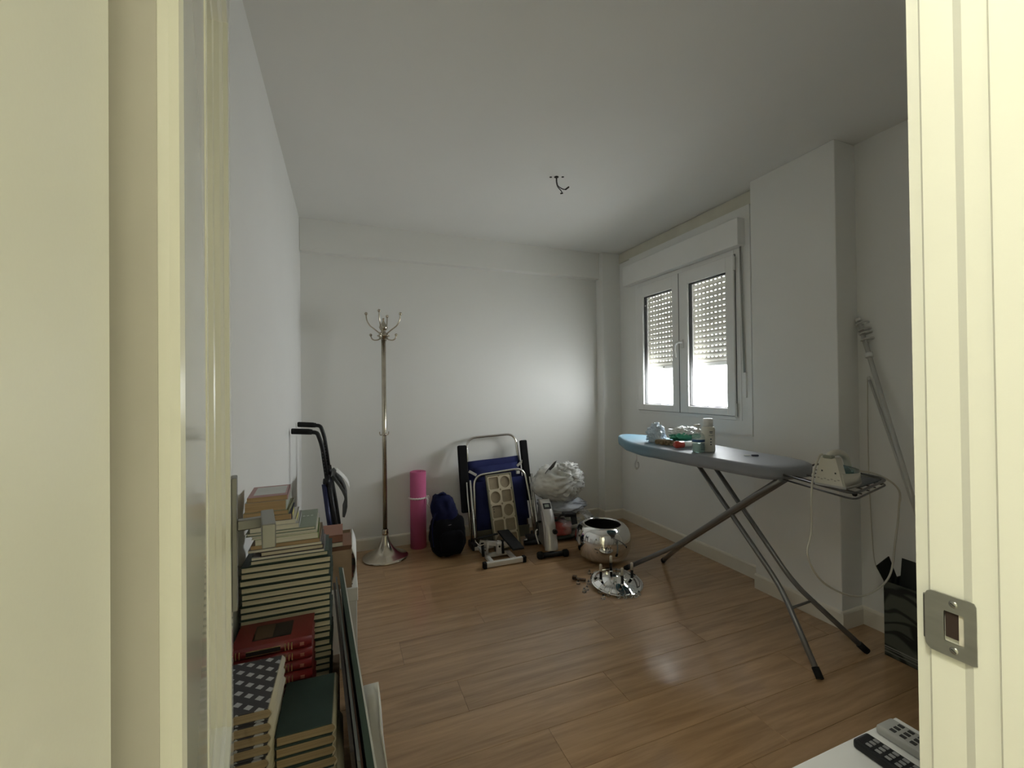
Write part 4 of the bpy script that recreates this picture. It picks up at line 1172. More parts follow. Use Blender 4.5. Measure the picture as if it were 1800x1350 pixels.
# red leather volumes, spines to the viewer
red_c = M('red_leather_cover', (0.150, 0.014, 0.014), 0.30, var=0.12, scale=9, coat=0.15)
gilt_m = M('gilt_stamping', (0.55, 0.42, 0.20), 0.35, 0.7)
rt_ = 0.0295
N_R = 9
first = None
for i in range(N_R):
    k = N_R - 1 - i
    lab = ('red leather volume with gilt spine, topmost of the red stack' if k == 0 else 'red leather volume with gilt spine, %s from the top of the red stack' % ORD[k])
    x, y = -0.181 + random.uniform(-0.002, 0.002), 1.372 + random.uniform(-0.002, 0.002)
    if first is None:
        first = b = book('leather_book', lab, 'red leather volumes', (x, y, Z0 + i * rt_), 0.192, 0.128, rt_ - 0.0003, 'front', red_c, cream_pg, None, 0.0, True)
        yb = -0.064 - rt_ * 0.30 - 0.0004
        bm = new(); bxx(bm, -0.060, 0.020, yb - 0.0003, yb + 0.006, 0.009, rt_ - 0.009, 0.0005); tp = obj('title_panel', bm, M('black_title_leather', (0.012, 0.011, 0.012), 0.4), b, False)
        for zz in (0.0085, rt_ - 0.0091):
            bm = new(); bxx(bm, -0.060, 0.020, yb - 0.0005, yb + 0.005, zz, zz + 0.0009); obj('gilt_line', bm, gilt_m, tp, False)
        for xx in (-0.084, -0.076, 0.030, 0.038, 0.046):
            bm = new(); bxx(bm, xx, xx + 0.0022, yb + 0.0002, yb + 0.006, 0.006, rt_ - 0.006); obj('gilt_band', bm, gilt_m, b, False)
        bm = new(); bxx(bm, 0.066, 0.078, yb + 0.0004, yb + 0.006, 0.010, rt_ - 0.010, 0.0015, 2); obj('gilt_band', bm, M('dull_gilt_flower', (0.32, 0.12, 0.09), 0.4, 0.4), b, False)
    else:
        b = copy_tree(first)
        b.matrix_world = Matrix.Translation((x, y, Z0 + i * rt_)) @ rz(random.uniform(-0.006, 0.006)).to_4x4()
    b['label'] = lab
bm = new(); bxx(bm, -0.052, 0.042, -0.038, 0.040, rt_ - 0.0004, rt_ + 0.0002); cp = obj('cover_picture', bm, M('black_cover_plate', (0.014, 0.011, 0.010), 0.35), b, False)
bm = new(); bxx(bm, -0.048, -0.004, -0.034, 0.036, rt_ + 0.0001, rt_ + 0.0005); obj('cover_portrait', bm, M('brown_sepia_print', (0.070, 0.042, 0.022), 0.4), cp, False)

# patterned boards, quarter cloth
chk_m = pattern_mat('grey_check_paper', 'check', (0.045, 0.042, 0.046), (0.42, 0.42, 0.43), 34.0, 0.7)
cloth_sp = M('cream_cloth_spine', (0.50, 0.45, 0.33), 0.85, var=0.08)
ct_ = 0.0250
first = None
for i in range(10):
    k = 9 - i
    lab = ('old book in grey chequered boards, topmost of its stack beside the door' if k == 0 else 'old browned book, %s from the top of the chequered stack beside the door' % ORD[k])
    x, y = -0.222 + random.uniform(-0.003, 0.003), 1.165 + random.uniform(-0.004, 0.004)
    if first is None:
        first = b = book('old_book', lab, 'chequered old books', (x, y, Z0 + i * ct_), 0.130, 0.198, ct_ - 0.0003, 'right', chk_m, old_pg, cloth_sp, 0, True)
    else:
        b = copy_tree(first)
        b.matrix_world = Matrix.Translation((x, y, Z0 + i * ct_)) @ rz(random.uniform(-0.02, 0.02) - 0.03).to_4x4()
    b['label'] = lab
# bottle green books with pale spines
dk_m = M('bottle_green_board', (0.022, 0.046, 0.040), 0.6, var=0.12, scale=12)
book('old_book', 'thick cream-covered book at the bottom of the bottle green stack', None, (-0.087, 1.192, Z0), 0.128, 0.205, 0.0545, 'right', cloth_sp, cream_pg, cloth_sp, 0.02, True)
first = None
for i in range(4):
    k = 3 - i
    lab = ('bottle green old book, topmost of the four beside the leaning boards' if k == 0 else 'bottle green old book, %s from the top of the four beside the boards' % ORD[k])
    x, y = -0.088 + random.uniform(-0.002, 0.002), 1.196 + random.uniform(-0.002, 0.002)
    zz = Z0 + 0.0550 + i * 0.0262
    if first is None:
        first = b = book('old_book', lab, 'bottle green old books', (x, y, zz), 0.120, 0.192, 0.0258, 'right', dk_m, old_pg, cloth_sp, 0.01, True)
    else:
        b = copy_tree(first)
        b.matrix_world = Matrix.Translation((x, y, zz)) @ rz(random.uniform(-0.015, 0.02)).to_4x4()
    b['label'] = lab

# boards and picture frames leaning along the books
def leaning(name, label, cat, y0, y1, h, xtop, xbot, th, mat, edge=None, dyaw=0.0):
    """upright board along y that leans towards the wall; xtop and xbot at its near end"""
    bm = new()
    def V(s, z, o):
        y = y0 + (y1 - y0) * s
        sh = dyaw * (y - y0)
        x = xbot + (xtop - xbot) * z / h + sh + o
        return (x, y, z + 0.001)
    R = 0.018
    def outline(o):
        pts = [(0, 0), (0, h), ((1 - R / (y1 - y0)), h), (1, h - R), (1, 0)]
        return [bm.verts.new(V(a, b, o)) for a, b in pts]
    A = outline(0); B = outline(th)
    bm.faces.new(A); bm.faces.new(list(reversed(B)))
    for k in range(len(A)):
        bm.faces.new((A[k], B[k], B[(k + 1) % len(A)], A[(k + 1) % len(A)]))
    o = solo(name, bm, mat, label, cat, ((xbot + th / 2), (y0 + y1) / 2, 0))
    return o
leaning('picture_board', 'dark brown board leaning innermost against the book stacks', 'board', 0.94, 1.80, 0.530, 0.0066, 0.0536, 0.008, M('dark_brown_board', (0.045, 0.034, 0.028), 0.6), None, -0.060)
leaning('picture_board', 'grey board between the dark brown one and the green canvas', 'board', 0.90, 1.83, 0.540, 0.0190, 0.0660, 0.006, M('slate_grey_board', (0.14, 0.15, 0.145), 0.6), None, -0.060)
leaning('picture_board', 'reddish brown thin board leaning behind the green-edged canvas', 'board', 0.90, 1.80, 0.520, 0.0275, 0.0740, 0.004, M('red_brown_board', (0.16, 0.085, 0.06), 0.6), None, -0.060)
gc = thing('canvas_picture', 'tall canvas with dark green edge and white side leaning outermost', 'picture', (0.09, 1.35, 0))
bm = new()
def lean_pts(y0, y1, h, xt, xb, th, dyaw, bm):
    A = []; B = []
    for (yy, zz) in ((y0, 0), (y0, h), (y1, h), (y1, 0)):
        x = xb + (xt - xb) * zz / h + dyaw * (yy - y0)
        A.append(bm.verts.new((x, yy, zz + 0.001))); B.append(bm.verts.new((x + th, yy, zz + 0.001)))
    bm.faces.new(A); bm.faces.new(list(reversed(B)))
    for k in range(4):
        bm.faces.new((A[k], B[k], B[(k + 1) % 4], A[(k + 1) % 4]))
lean_pts(0.86, 1.87, 0.552, 0.036, 0.083, 0.013, -0.060, bm); obj('green_edge', bm, M('dark_green_paint', (0.018, 0.040, 0.022), 0.6), gc)
bm = new(); lean_pts(0.86, 1.87, 0.548, 0.0494, 0.0964, 0.004, -0.060, bm); obj('white_backing', bm, M('off_white_backing', (0.60, 0.59, 0.54), 0.8), gc)

# crumpled white paper bag in front of the boards
bm = new()
top = [(0.050, 1.400, 0.360), (0.062, 1.380, 0.372), (0.076, 1.365, 0.386), (0.088, 1.350, 0.392), (0.091, 1.335, 0.330), (0.096, 1.325, 0.26)]
g = []
for k in range(9):
    s_ = k / 8
    rowp = []
    for j, p in enumerate(top):
        zz = p[2] * (1 - s_) + 0.004 * s_
        fold = 0.004 * math.sin(j * 2.3 + k * 0.9)
        rowp.append((p[0] + 0.034 * s_ + fold * 0.5, p[1] - 0.02 * s_ + fold, zz))
    g.append(rowp)
sheet(bm, g, 0.003)
solo('paper_sheet', bm, paper_m, 'crumpled white paper sheet standing against the leaning canvas', 'paper', (0.13, 1.29, 0))

# two boxes behind the boards
wb = thing('storage_box', 'plain white box standing under the brown carton of books', 'box', (-0.10, 2.27, 0))
bm = new(); bxx(bm, -0.255, 0.050, 2.105, 2.440, 0.0, 0.350, 0.003); obj('body', bm, M('white_card', (0.62, 0.62, 0.60), 0.7), wb)
bm = new(); bxx(bm, -0.260, 0.054, 2.100, 2.445, 0.300, 0.362, 0.003); obj('lid', bm, M('white_card_lid', (0.66, 0.66, 0.64), 0.7), wb)
ob = thing('open_carton', 'open brown carton full of books with a torn white flap', 'box', (-0.11, 2.26, 0.363))
zb, zt = 0.3635, 0.535
for nm, a in (('front_side', (-0.265, 0.028, 2.108, 2.112, zb, zt)), ('back_side', (-0.265, 0.028, 2.410, 2.414, zb, zt)), ('left_side', (-0.265, -0.261, 2.112, 2.410, zb, zt)), ('right_side', (0.024, 0.028, 2.112, 2.410, zb, zt)), ('bottom', (-0.261, 0.024, 2.112, 2.410, zb, zb + 0.004))):
    bm = new(); bxx(bm, *a); obj(nm, bm, card_m, ob)
bm = new(); sheet(bm, [[(0.029 + 0.018 * math.sin(math.pi * k / 6) + 0.002 * j, 2.110 + 0.29 * j / 3, zt + 0.004 - 0.16 * k / 6 + 0.02 * math.sin(j)) for j in range(4)] for k in range(7)], 0.003); fl_ = obj('torn_flap', bm, paper_m, ob); fl_['label'] = 'white torn flap hanging outside'
inbox = [(0.155, 0.20, 0.030, -0.066, 'cover_black_gilt', (0.012, 0.010, 0.010), 'black book with gilt bands lying at the front of the open carton', zb + 0.0045),
         (0.150, 0.20, 0.030, -0.060, 'cover_maroon', (0.10, 0.020, 0.020), 'maroon book lying in the open carton', None),
         (0.160, 0.21, 0.030, -0.060, 'cover_wine', (0.065, 0.016, 0.020), 'wine dark book lying in the middle of the open carton', None),
         (0.150, 0.21, 0.030, -0.058, 'cover_black2', (0.015, 0.013, 0.013), 'black book with small white mark near the rim of the open carton', None),
         (0.165, 0.20, 0.022, -0.062, 'cover_brown_red', (0.085, 0.028, 0.020), 'brown red book level with the rim of the open carton', None),
         (0.150, 0.20, 0.014, -0.062, 'cover_pale', (0.50, 0.46, 0.42), 'pale slim book above the rim of the open carton', None),
         (0.150, 0.19, 0.026, -0.066, 'cover_chestnut', (0.20, 0.095, 0.055), 'chestnut book third from the top above the open carton', None),
         (0.110, 0.18, 0.020, -0.085, 'cover_white_tag', (0.58, 0.55, 0.46), 'cream book second from the top above the open carton', None),
         (0.105, 0.17, 0.034, -0.082, 'cover_rust', (0.26, 0.115, 0.075), 'rust brown book topmost above the open carton', None)]
z = zb + 0.0045
for (w, d, t, xc, cn, cc, lab, _) in inbox:
    b = book('hardback_book', lab, 'books in the open carton', (xc + 0.02, 2.125 + d / 2, z), w, d, t - 0.0004, 'front', cm(cn, cc, 0.5), cream_pg, None, 0.0)
    if 'gilt' in lab or 'small white' in lab:
        for xx in (-0.03, -0.02, 0.045):
            bm = new(); bxx(bm, xx, xx + 0.003 if xx < 0 else xx + 0.016, -d / 2 - 0.0006, -d / 2 + 0.0004, t * 0.25, t * 0.7); obj('spine_mark', bm, cm('pale_spine_mark', (0.5, 0.40, 0.30)), b, False)
    z += t

# ------------------------------------------------------------------ folded rollator by the back left corner
ro = thing('walking_frame', 'folded black and dark blue walking frame with two curved handles', 'walking frame', (-0.10, 3.02, 0))
nvm = M('dark_blue_tube', (0.012, 0.016, 0.055), 0.35, 0.3)
for y0, zt_, yo in ((2.83, 1.022, 0), (3.20, 1.034, 1)):
    bm = new(); tube(bm, corner([(-0.185, y0, zt_ - 0.006), (-0.150, y0, zt_ - 0.010), (-0.124, y0, zt_ - 0.09), (-0.098, y0, 0.72)], 0.05), 0.0125, 12); hd_ = obj('handle_tube', bm, black_m, ro)
    bm = new(); tube(bm, [(-0.290, y0, zt_ + 0.004), (-0.286, y0, zt_ + 0.004), (-0.200, y0, zt_ - 0.003), (-0.178, y0, zt_ - 0.006)], [0.014, 0.0175, 0.0175, 0.0155], 14); obj('grip', bm, rubber_m, hd_)
    for q in range(8):
        z_ = 0.75 + 0.02 * q
        bm = new(); ball(bm, (-0.1015 - 0.09 * 0 - (z_ - 0.72) * 0.125, y0 - 0.0118, z_), 0.0035, 1); obj('height_hole', bm, M('hole_shadow', (0.05, 0.05, 0.05), 0.5), hd_)
    bm = new(); tube(bm, [(-0.099, y0, 0.75), (-0.060, y0, 0.50), (-0.005, y0 + 0.02 * yo, 0.06)], 0.0155, 12); obj('frame_tube', bm, black_m, ro)
    bm = new(); lathe(bm, [(0, -0.022), (0.020, -0.022), (0.022, 0), (0.020, 0.022), (0, 0.022)], (-0.10, y0, 0.71), 14); obj('clamp', bm, black_m, ro)
    bm = new(); tube(bm, [(-0.115, y0 - 0.01, 0.70), (-0.085, y0 - 0.015, 0.45), (-0.055, y0 - 0.02, 0.10)], 0.0135, 10, flat=((0, 1, 0), 1.0)); obj('front_leg', bm, nvm, ro)
    for wx in (-0.055, 0.012):
        bm = new(); lathe(bm, [(0.028, -0.012), (0.048, -0.013), (0.052, -0.006), (0.052, 0.006), (0.048, 0.013), (0.028, 0.012)], n=24, closed_prof=True)
        bm.transform(Matrix.Translation((wx, y0, 0.0525)) @ Matrix.Rotation(math.pi / 2, 4, 'X')); wl = obj('wheel', bm, rubber_m, ro)
        bm = new(); lathe(bm, [(0, -0.008), (0.030, -0.008), (0.030, 0.008), (0, 0.008)], n=20); bm.transform(Matrix.Translation((wx, y0, 0.0525)) @ Matrix.Rotation(math.pi / 2, 4, 'X')); obj('wheel_hub', bm, dgrey_m, wl)
for (za, zb_) in ((0.66, 0.30), (0.30, 0.66)):
    bm = new(); tube(bm, [(-0.090 + (0.66 - za) * 0.13, 2.84, za), (-0.090 + (0.66 - zb_) * 0.13, 3.19, zb_)], 0.010, 10); obj('cross_brace', bm, nvm, ro)
bm = new(); sheet(bm, [[(-0.070 + 0.060 * math.sin(k / 8 * 2.6) + (0.72 - (0.735 - 0.26 * k / 8)) * 0.13, 2.87 + 0.30 * j / 5, 0.735 - 0.26 * k / 8) for j in range(6)] for k in range(9)], 0.014); obj('folded_seat', bm, M('charcoal_seat_pad', (0.055, 0.058, 0.058), 0.7), ro)
bm = new(); sheet(bm, [[(-0.052 + 0.066 * math.sin((k + 0.4) / 8 * 2.6) + (0.72 - (0.750 - 0.26 * k / 8)) * 0.13, 2.90 + 0.15 * j / 3, 0.755 - 0.20 * k / 8) for j in range(4)] for k in range(6)], 0.002); o_ = obj('paper_tag', bm, paper_m, ro); o_['label'] = 'white leaflet folded over the seat'

# ================================================================== IRONING BOARD
ib = thing('ironing_board', 'open ironing board with blue grey cover on grey tube legs', 'ironing board', (2.02, 2.0, 0))
ZT = 0.885
outl = [(2.165, 1.475), (2.200, 1.62), (2.235, 1.82), (2.270, 2.08), (2.288, 2.32), (2.285, 2.55), (2.262, 2.74), (2.205, 2.865), (2.120, 2.915), (2.035, 2.872), (1.950, 2.745), (1.862, 2.56), (1.800, 2.36), (1.786, 2.15), (1.800, 1.92), (1.815, 1.70), (1.828, 1.53), (1.845, 1.435), (1.885, 1.398), (1.960, 1.385), (2.050, 1.386), (2.125, 1.415)]
def BZ(y):
    return ZT + 0.0115 * (y - 1.40)
outl = [(p[0] * (1 - 0.030 * (p[1] - 1.4)) - (0.035 if p[0] > 2.2 else 0.0), p[1] * (1 - 0.030 * (p[1] - 1.4))) for p in outl]
pts = smooth([(p[0], p[1], 0) for p in outl] + [(outl[0][0], outl[0][1], 0)], 4)[:-1]
ctr = Vector((2.00, 2.08, 0))
bm = new()
levels = [(0.90, ZT), (0.975, ZT), (0.996, ZT - 0.006), (1.0, ZT - 0.016), (1.0, ZT - 0.040), (0.992, ZT - 0.058), (0.965, ZT - 0.062)]
rings = []
for li, (k, z) in enumerate(levels):
    ring_ = []
    for i, p in enumerate(pts):
        q = ctr + (p - ctr) * k
        w = 0.004 * noise.noise(Vector((p.x * 6, p.y * 6, li * 0.3))) if li > 2 else 0
        ring_.append(bm.verts.new((q.x + w, q.y + w, z + BZ(q.y) - ZT + (w * 1.5 if li > 4 else 0))))
    rings.append(ring_)
n = len(pts)
for a in range(len(rings) - 1):
    for k in range(n):
        f = bm.faces.new((rings[a][k], rings[a][(k + 1) % n], rings[a + 1][(k + 1) % n], rings[a + 1][k])); f.smooth = True
bm.faces.new(rings[0]); bm.faces.new(list(reversed(rings[-1])))
cover_m = pattern_mat('blue_grey_ironing_cover', 'grad', (0.25, 0.265, 0.30), (0.045, 0.220, 0.330), 1, 0.55)
obj('padded_cover', bm, cover_m, ib)
bm = new()
prism(bm, [(ctr.x + (p.x - ctr.x) * 0.955, ctr.y + (p.y - ctr.y) * 0.965) for p in pts[::2]], 'z', ZT - 0.056, ZT - 0.046)
for v in bm.verts: v.co.z += BZ(v.co.y) - ZT
obj('metal_tray', bm, tube_m, ib)
zb = ZT - 0.060
legA = [((1.905, 1.935, zb), (1.990, 1.487, 0.275), (1.893, 1.246, 0.012)), ((2.010, 1.930, zb), (2.083, 1.488, 0.276), (2.283, 1.286, 0.012))]
for a, b_, c in legA:
    bm = new(); tube(bm, corner([a, b_, c], 0.09, 8), 0.0125, 12); obj('leg', bm, tube_m, ib)
    d = (Vector(c) - Vector(b_)).normalized()
    bm = new(); tube(bm, [Vector(c) - d * 0.035, Vector(c) + d * 0.008], 0.0155, 12); obj('rubber_foot', bm, rubber_m, ib)
bm = new(); tube(bm, [(1.965, 1.425, 0.205), (2.115, 1.430, 0.208)], 0.006, 8); obj('cross_bar', bm, tube_m, ib)
for sx, ft in ((-1, (1.806, 2.485, 0.012)), (1, (2.133, 2.490, 0.012))):
    bm = new(); tube(bm, corner([(1.900 + sx * 0.016, 1.400, zb + 0.004), (1.925 + sx * 0.016, 1.62, 0.665), (1.972 + sx * 0.018, 2.150, 0.262), ft], 0.10, 8), 0.0145, 12); obj('leg', bm, tube_m, ib)
    d = (Vector(ft) - Vector((1.972, 2.150, 0.262))).normalized()
    bm = new(); tube(bm, [Vector(ft) - d * 0.03, Vector(ft) + d * 0.006], 0.0165, 12); obj('rubber_foot', bm, rubber_m, ib)
bm = new(); tube(bm, [(1.93, 1.92, zb + 0.003), (1.99, 1.92, zb + 0.003)], 0.008, 8); obj('pivot_rod', bm, tube_m, ib)
# wire iron rest at the tail
wire_m = M('dark_grey_wire', (0.12, 0.12, 0.12), 0.35, 0.6)
ZR = 0.850
C1, C2, C3, C4 = (1.905, 1.425, ZR), (1.800, 1.045, ZR), (2.215, 1.150, ZR), (2.290, 1.470, ZR)
bm = new(); tube(bm, corner([C1, C2, C3, C4], 0.06), 0.0052, 8); rs = obj('iron_rest', bm, wire_m, ib)
lo_ = [(p[0] * 0.985 + 0.03, p[1], p[2] - 0.022) for p in (C1, C2, C3, C4)]
bm = new(); tube(bm, corner(lo_, 0.05), 0.0038, 8); obj('lower_wire', bm, wire_m, rs)
for k in range(1, 5):
    s_ = k / 5
    a = Vector(C1).lerp(Vector(C4), s_); b_ = Vector(C2).lerp(Vector(C3), s_)
    a.z = ZR - 0.012; b_.z = ZR - 0.012
    bm = new(); tube(bm, [a, b_], 0.003, 6); obj('rest_wire', bm, wire_m, rs)
for p, q in ((C1, (1.92, 1.47, ZT - 0.052)), (C4, (2.14, 1.50, ZT - 0.052))):
    bm = new(); tube(bm, corner([p, (p[0], p[1] + 0.03, ZR + 0.005), q], 0.02), 0.0052, 8); obj('mounting_wire', bm, wire_m, rs)
bm = new(); sheet(bm, [[(1.93 + 0.24 * j / 5 + 0.02 * k / 3, 1.10 + 0.11 * k / 3 + 0.05 * j / 5, ZR + 0.0015) for j in range(6)] for k in range(4)], 0.005); obj('rest_pad', bm, M('slate_heat_pad', (0.10, 0.11, 0.12), 0.6), rs)
bm = new(); ball(bm, (1.862, 1.078, ZR - 0.014), 0.009, 2); obj('wire_cap', bm, rubber_m, rs)
bm = new(); ball(bm, (1.855, 1.215, ZR + 0.012), 0.013, 2, (1.3, 1, 0.9)); obj('socket_cap', bm, M('clear_bright_cap', (0.75, 0.75, 0.74), 0.1), rs)
# cover cord and plastic hook dangling under the nose
bm = new(); tube(bm, [(1.900, 2.47, ZT - 0.055), (1.898, 2.47, 0.745)], 0.0020, 6); hc = obj('cover_cord', bm, cord_m, ib)
bm = new(); tube(bm, smooth([(1.898, 2.47, 0.752), (1.886, 2.47, 0.735), (1.883, 2.47, 0.710), (1.898, 2.47, 0.694), (1.912, 2.47, 0.710), (1.907, 2.47, 0.738)], 5), 0.0060, 8); obj('cord_hook', bm, M('clear_white_plastic', (0.85, 0.86, 0.85), 0.15), hc)

# ------------------------------------------------------------------ steam iron on its rest
irx, iry, irz = 1.815, 1.140, ZR + 0.006
ir = thing('steam_iron', 'white and teal steam iron resting on the wire rest, cord hanging', 'iron', (irx, iry, irz), rz(0.10))
iron_w = M('iron_white_plastic', (0.60, 0.58, 0.50), 0.4, var=0.03)
teal_m = M('teal_water_tank', (0.030, 0.120, 0.115), 0.2, var=0.06)
def iron_half(x, wmax):
    t = x / 0.235
    return wmax * (1 - max(0, (t - 0.25) / 0.75) ** 2.0)
def iron_body(x0, x1, wmax, zf, n=14):
    bm = new(); pr = None
    for i in range(n + 1):
        x = x0 + (x1 - x0) * i / n
        hw = max(0.004, iron_half(x, wmax)); zb_, zt2, tp = zf(x)
        ringv = [bm.verts.new((x, -hw, zb_)), bm.verts.new((x, -hw * (0.94 * tp + 0.06), zb_ + (zt2 - zb_) * 0.55)), bm.verts.new((x, -hw * tp, zt2)), bm.verts.new((x, hw * tp, zt2)), bm.verts.new((x, hw * (0.94 * tp + 0.06), zb_ + (zt2 - zb_) * 0.55)), bm.verts.new((x, hw, zb_))]
        if pr:
            for k in range(6):
                f = bm.faces.new((pr[k], pr[(k + 1) % 6], ringv[(k + 1) % 6], ringv[k])); f.smooth = True
        else: bm.faces.new(list(reversed(ringv)))
        pr = ringv
    bm.faces.new(pr)
    return bm
obj('soleplate', iron_body(0.0, 0.235, 0.056, lambda x: (0.0, 0.010, 1.0)), steel_m, ir, False)
obj('lower_body', iron_body(-0.004, 0.225, 0.054, lambda x: (0.010, 0.060 - 0.10 * x, 0.86)), iron_w, ir, False)
obj('water_tank', iron_body(0.030, 0.205, 0.046, lambda x: (0.050 - 0.10 * x, 0.098 - 0.22 * x, 0.70)), teal_m, ir, False)
bm = new(); prism(bm, [(-0.052, 0.012), (0.052, 0.012), (0.027, 0.118), (-0.027, 0.118)], 'x', -0.012, 0.030); obj('heel', bm, iron_w, ir, False)
for yy, zz in ((-0.026, 0.060), (0.022, 0.064)):
    bm = new(); box(bm, (-0.0125, yy, zz), (0.002, 0.005, 0.006)); obj('heel_screw', bm, gasket_m, ir, False)
for q in range(7):
    bm = new(); box(bm, (-0.0124, -0.036 + 0.012 * q, 0.034 - 0.004 * (q % 2)), (0.001, 0.007, 0.0035)); obj('rating_text', bm, M('faint_grey_print', (0.32, 0.31, 0.27), 0.6), ir, False)
bm = new(); tube(bm, smooth([(0.005, 0, 0.110), (0.002, 0, 0.126), (0.035, 0, 0.134), (0.085, 0, 0.130), (0.120, 0, 0.108), (0.138, 0, 0.070)], 6), 0.0125, 12); obj('handle', bm, iron_w, ir, False)
bm = new(); lathe(bm, [(0, 0), (0.018, 0), (0.016, 0.010), (0, 0.012)], (0.060, 0, 0.082), 16); obj('thermostat_dial', bm, white_m, ir, False)
bm = new(); box(bm, (-0.006, 0.0, 0.122), (0.024, 0.036, 0.014), None, 0.005, 2); obj('cord_sleeve', bm, M('grey_green_sleeve', (0.28, 0.29, 0.23), 0.5), ir, False)
cord_pts = [(1.806, 1.160, 0.985), (1.790, 1.165, 0.975), (1.776, 1.18, 0.90), (1.770, 1.185, 0.80), (1.782, 1.195, 0.67), (1.764, 1.20, 0.570), (1.845, 1.20, 0.452), (2.010, 1.20, 0.362), (2.166, 1.20, 0.338), (2.300, 1.195, 0.395), (2.318, 1.18, 0.548), (2.330, 1.17, 0.70), (2.305, 1.16, 0.80), (2.240, 1.22, 0.862), (2.16, 1.30, 0.866)]
bm = new(); tube(bm, smooth(cord_pts, 8), 0.0040, 8); obj('power_cord', bm, M('cream_cable', (0.55, 0.53, 0.46), 0.55), ir)

# ------------------------------------------------------------------ things on the ironing board
ZB = BZ(2.12) + 0.0012
wbag_m = M('white_blue_plastic', (0.62, 0.72, 0.82), 0.25, var=0.2, scale=14)
ZB = BZ(2.40) + 0.001
bm = lump(new(), (1.925, 2.300, ZB + 0.050), (0.062, 0.048, 0.070), 51, 0.35, 1.8, 5, 0.26, 0.049, 4.0); 
b = solo('crumpled_bag', bm, wbag_m, 'crumpled white and pale blue plastic bag on the ironing board', 'plastic bag', (1.925, 2.300, ZB))
bm = lump(new(), (2.050, 2.165, ZB + 0.070), (0.112, 0.072, 0.034), 53, 0.30, 2.0, 5, 0.26, None, 4.5)
ZB = BZ(2.22) + 0.001
gp = thing('wipes_packet', 'white packet with green side lying behind the red and white tube', 'packet', (2.03, 2.16, ZB + 0.03))
obj('white_wrapper', bm, M('white_wrapper', (0.80, 0.82, 0.82), 0.3), gp)
bm = lump(new(), (2.015, 2.135, ZB + 0.052), (0.108, 0.062, 0.026), 54, 0.2, 2.0, 4, 0.15, None, 4.0); obj('green_side', bm, M('mint_green_wrapper', (0.06, 0.36, 0.24), 0.3), gp)
# row of brown cardboard tubes
tb_m = M('kraft_tube', (0.26, 0.19, 0.11), 0.8)
names = ['leftmost', 'second from left', 'third from left', 'rightmost']
for q in range(4):
    x, y = 1.862 + 0.008 * q, 2.222 - 0.035 * q
    bm = new(); lathe(bm, [(0.009, 0), (0.0155, 0), (0.0155, 0.07), (0.009, 0.07)], n=18, closed_prof=True)
    bm.transform(Matrix.Translation((x, y, ZB + 0.0156)) @ Matrix.Rotation(math.pi / 2, 4, 'Y'))
    solo('cardboard_tube', bm, tb_m, '%s of the short brown card tubes under the green packet' % names[q], 'card tube', (x + 0.035, y, ZB), 'card tubes on the ironing board')
tu = thing('cream_tube', 'red capped white tube lying on the ironing board beside the bottles', 'tube', (1.88, 2.06, ZB))
dirv = Vector((0.90, -0.10, 0)).normalized()
p0 = Vector((1.832, 2.030, ZB + 0.0215))
bm = new(); tube(bm, [p0, p0 + dirv * 0.012, p0 + dirv * 0.060], [0.012, 0.021, 0.021], 16); obj('red_cap', bm, M('red_plastic_cap', (0.48, 0.050, 0.030), 0.3), tu)
bm = new(); tube(bm, [p0 + dirv * 0.060, p0 + dirv * 0.066, p0 + dirv * 0.15, p0 + dirv * 0.20], [0.0195, 0.021, 0.0190, 0.010], 16, flat=((0, 0, 1), 0.85)); obj('white_body', bm, white_m, tu)
# pump bottle
ZB = BZ(1.88) + 0.0012
pbx, pby = 1.868, 1.878
pb_ = thing('pump_bottle', 'clear pump bottle of pale green soap with blue label', 'bottle', (pbx, pby, ZB))
soap = M('pale_green_soap', (0.40, 0.62, 0.54), 0.15, trans=0.5)
bm = new(); lathe(bm, [(0, 0.002), (0.030, 0.002), (0.032, 0.006), (0.032, 0.050), (0, 0.050)], (pbx, pby, ZB), 24); obj('liquid_soap', bm, soap, pb_)
bm = new(); lathe(bm, [(0, 0), (0.031, 0), (0.034, 0.005), (0.034, 0.085), (0.031, 0.098), (0.022, 0.108), (0.013, 0.113), (0.013, 0.120), (0, 0.120)], (pbx, pby, ZB), 28); obj('clear_bottle', bm, clear_film('clear_bottle_plastic', (0.93, 0.97, 0.96), 0.16, 0.05), pb_)
bm = new(); lathe(bm, [(0, 0.112), (0.015, 0.112), (0.015, 0.126), (0.006, 0.128), (0.004, 0.148), (0, 0.148)], (pbx, pby, ZB), 18); pc = obj('pump_collar', bm, white_m, pb_)
bm = new(); box(bm, (pbx - 0.008, pby, ZB + 0.153), (0.042, 0.016, 0.011), None, 0.004, 2); obj('pump_head', bm, white_m, pc)
def wraplabel(cx_, cy_, r_, z0, z1, a0, a1, mat, nm, par):
    bm = new()
    sheet(bm, [[(cx_ + r_ * math.cos(a0 + (a1 - a0) * j / 10), cy_ + r_ * math.sin(a0 + (a1 - a0) * j / 10), zz) for j in range(11)] for zz in (z0, (z0 + z1) / 2, z1)], 0.0006)
    obj(nm, bm, mat, par)
wraplabel(pbx, pby, 0.0346, ZB + 0.060, ZB + 0.074, 2.6, 5.6, M('blue_label', (0.02, 0.08, 0.22), 0.4), 'blue_label', pb_)
for q in range(4):
    wraplabel(pbx, pby, 0.0346, ZB + 0.018 + 0.010 * q, ZB + 0.0215 + 0.010 * q, 4.3, 5.3, M('dark_text', (0.03, 0.06, 0.09), 0.5), 'label_text', pb_)
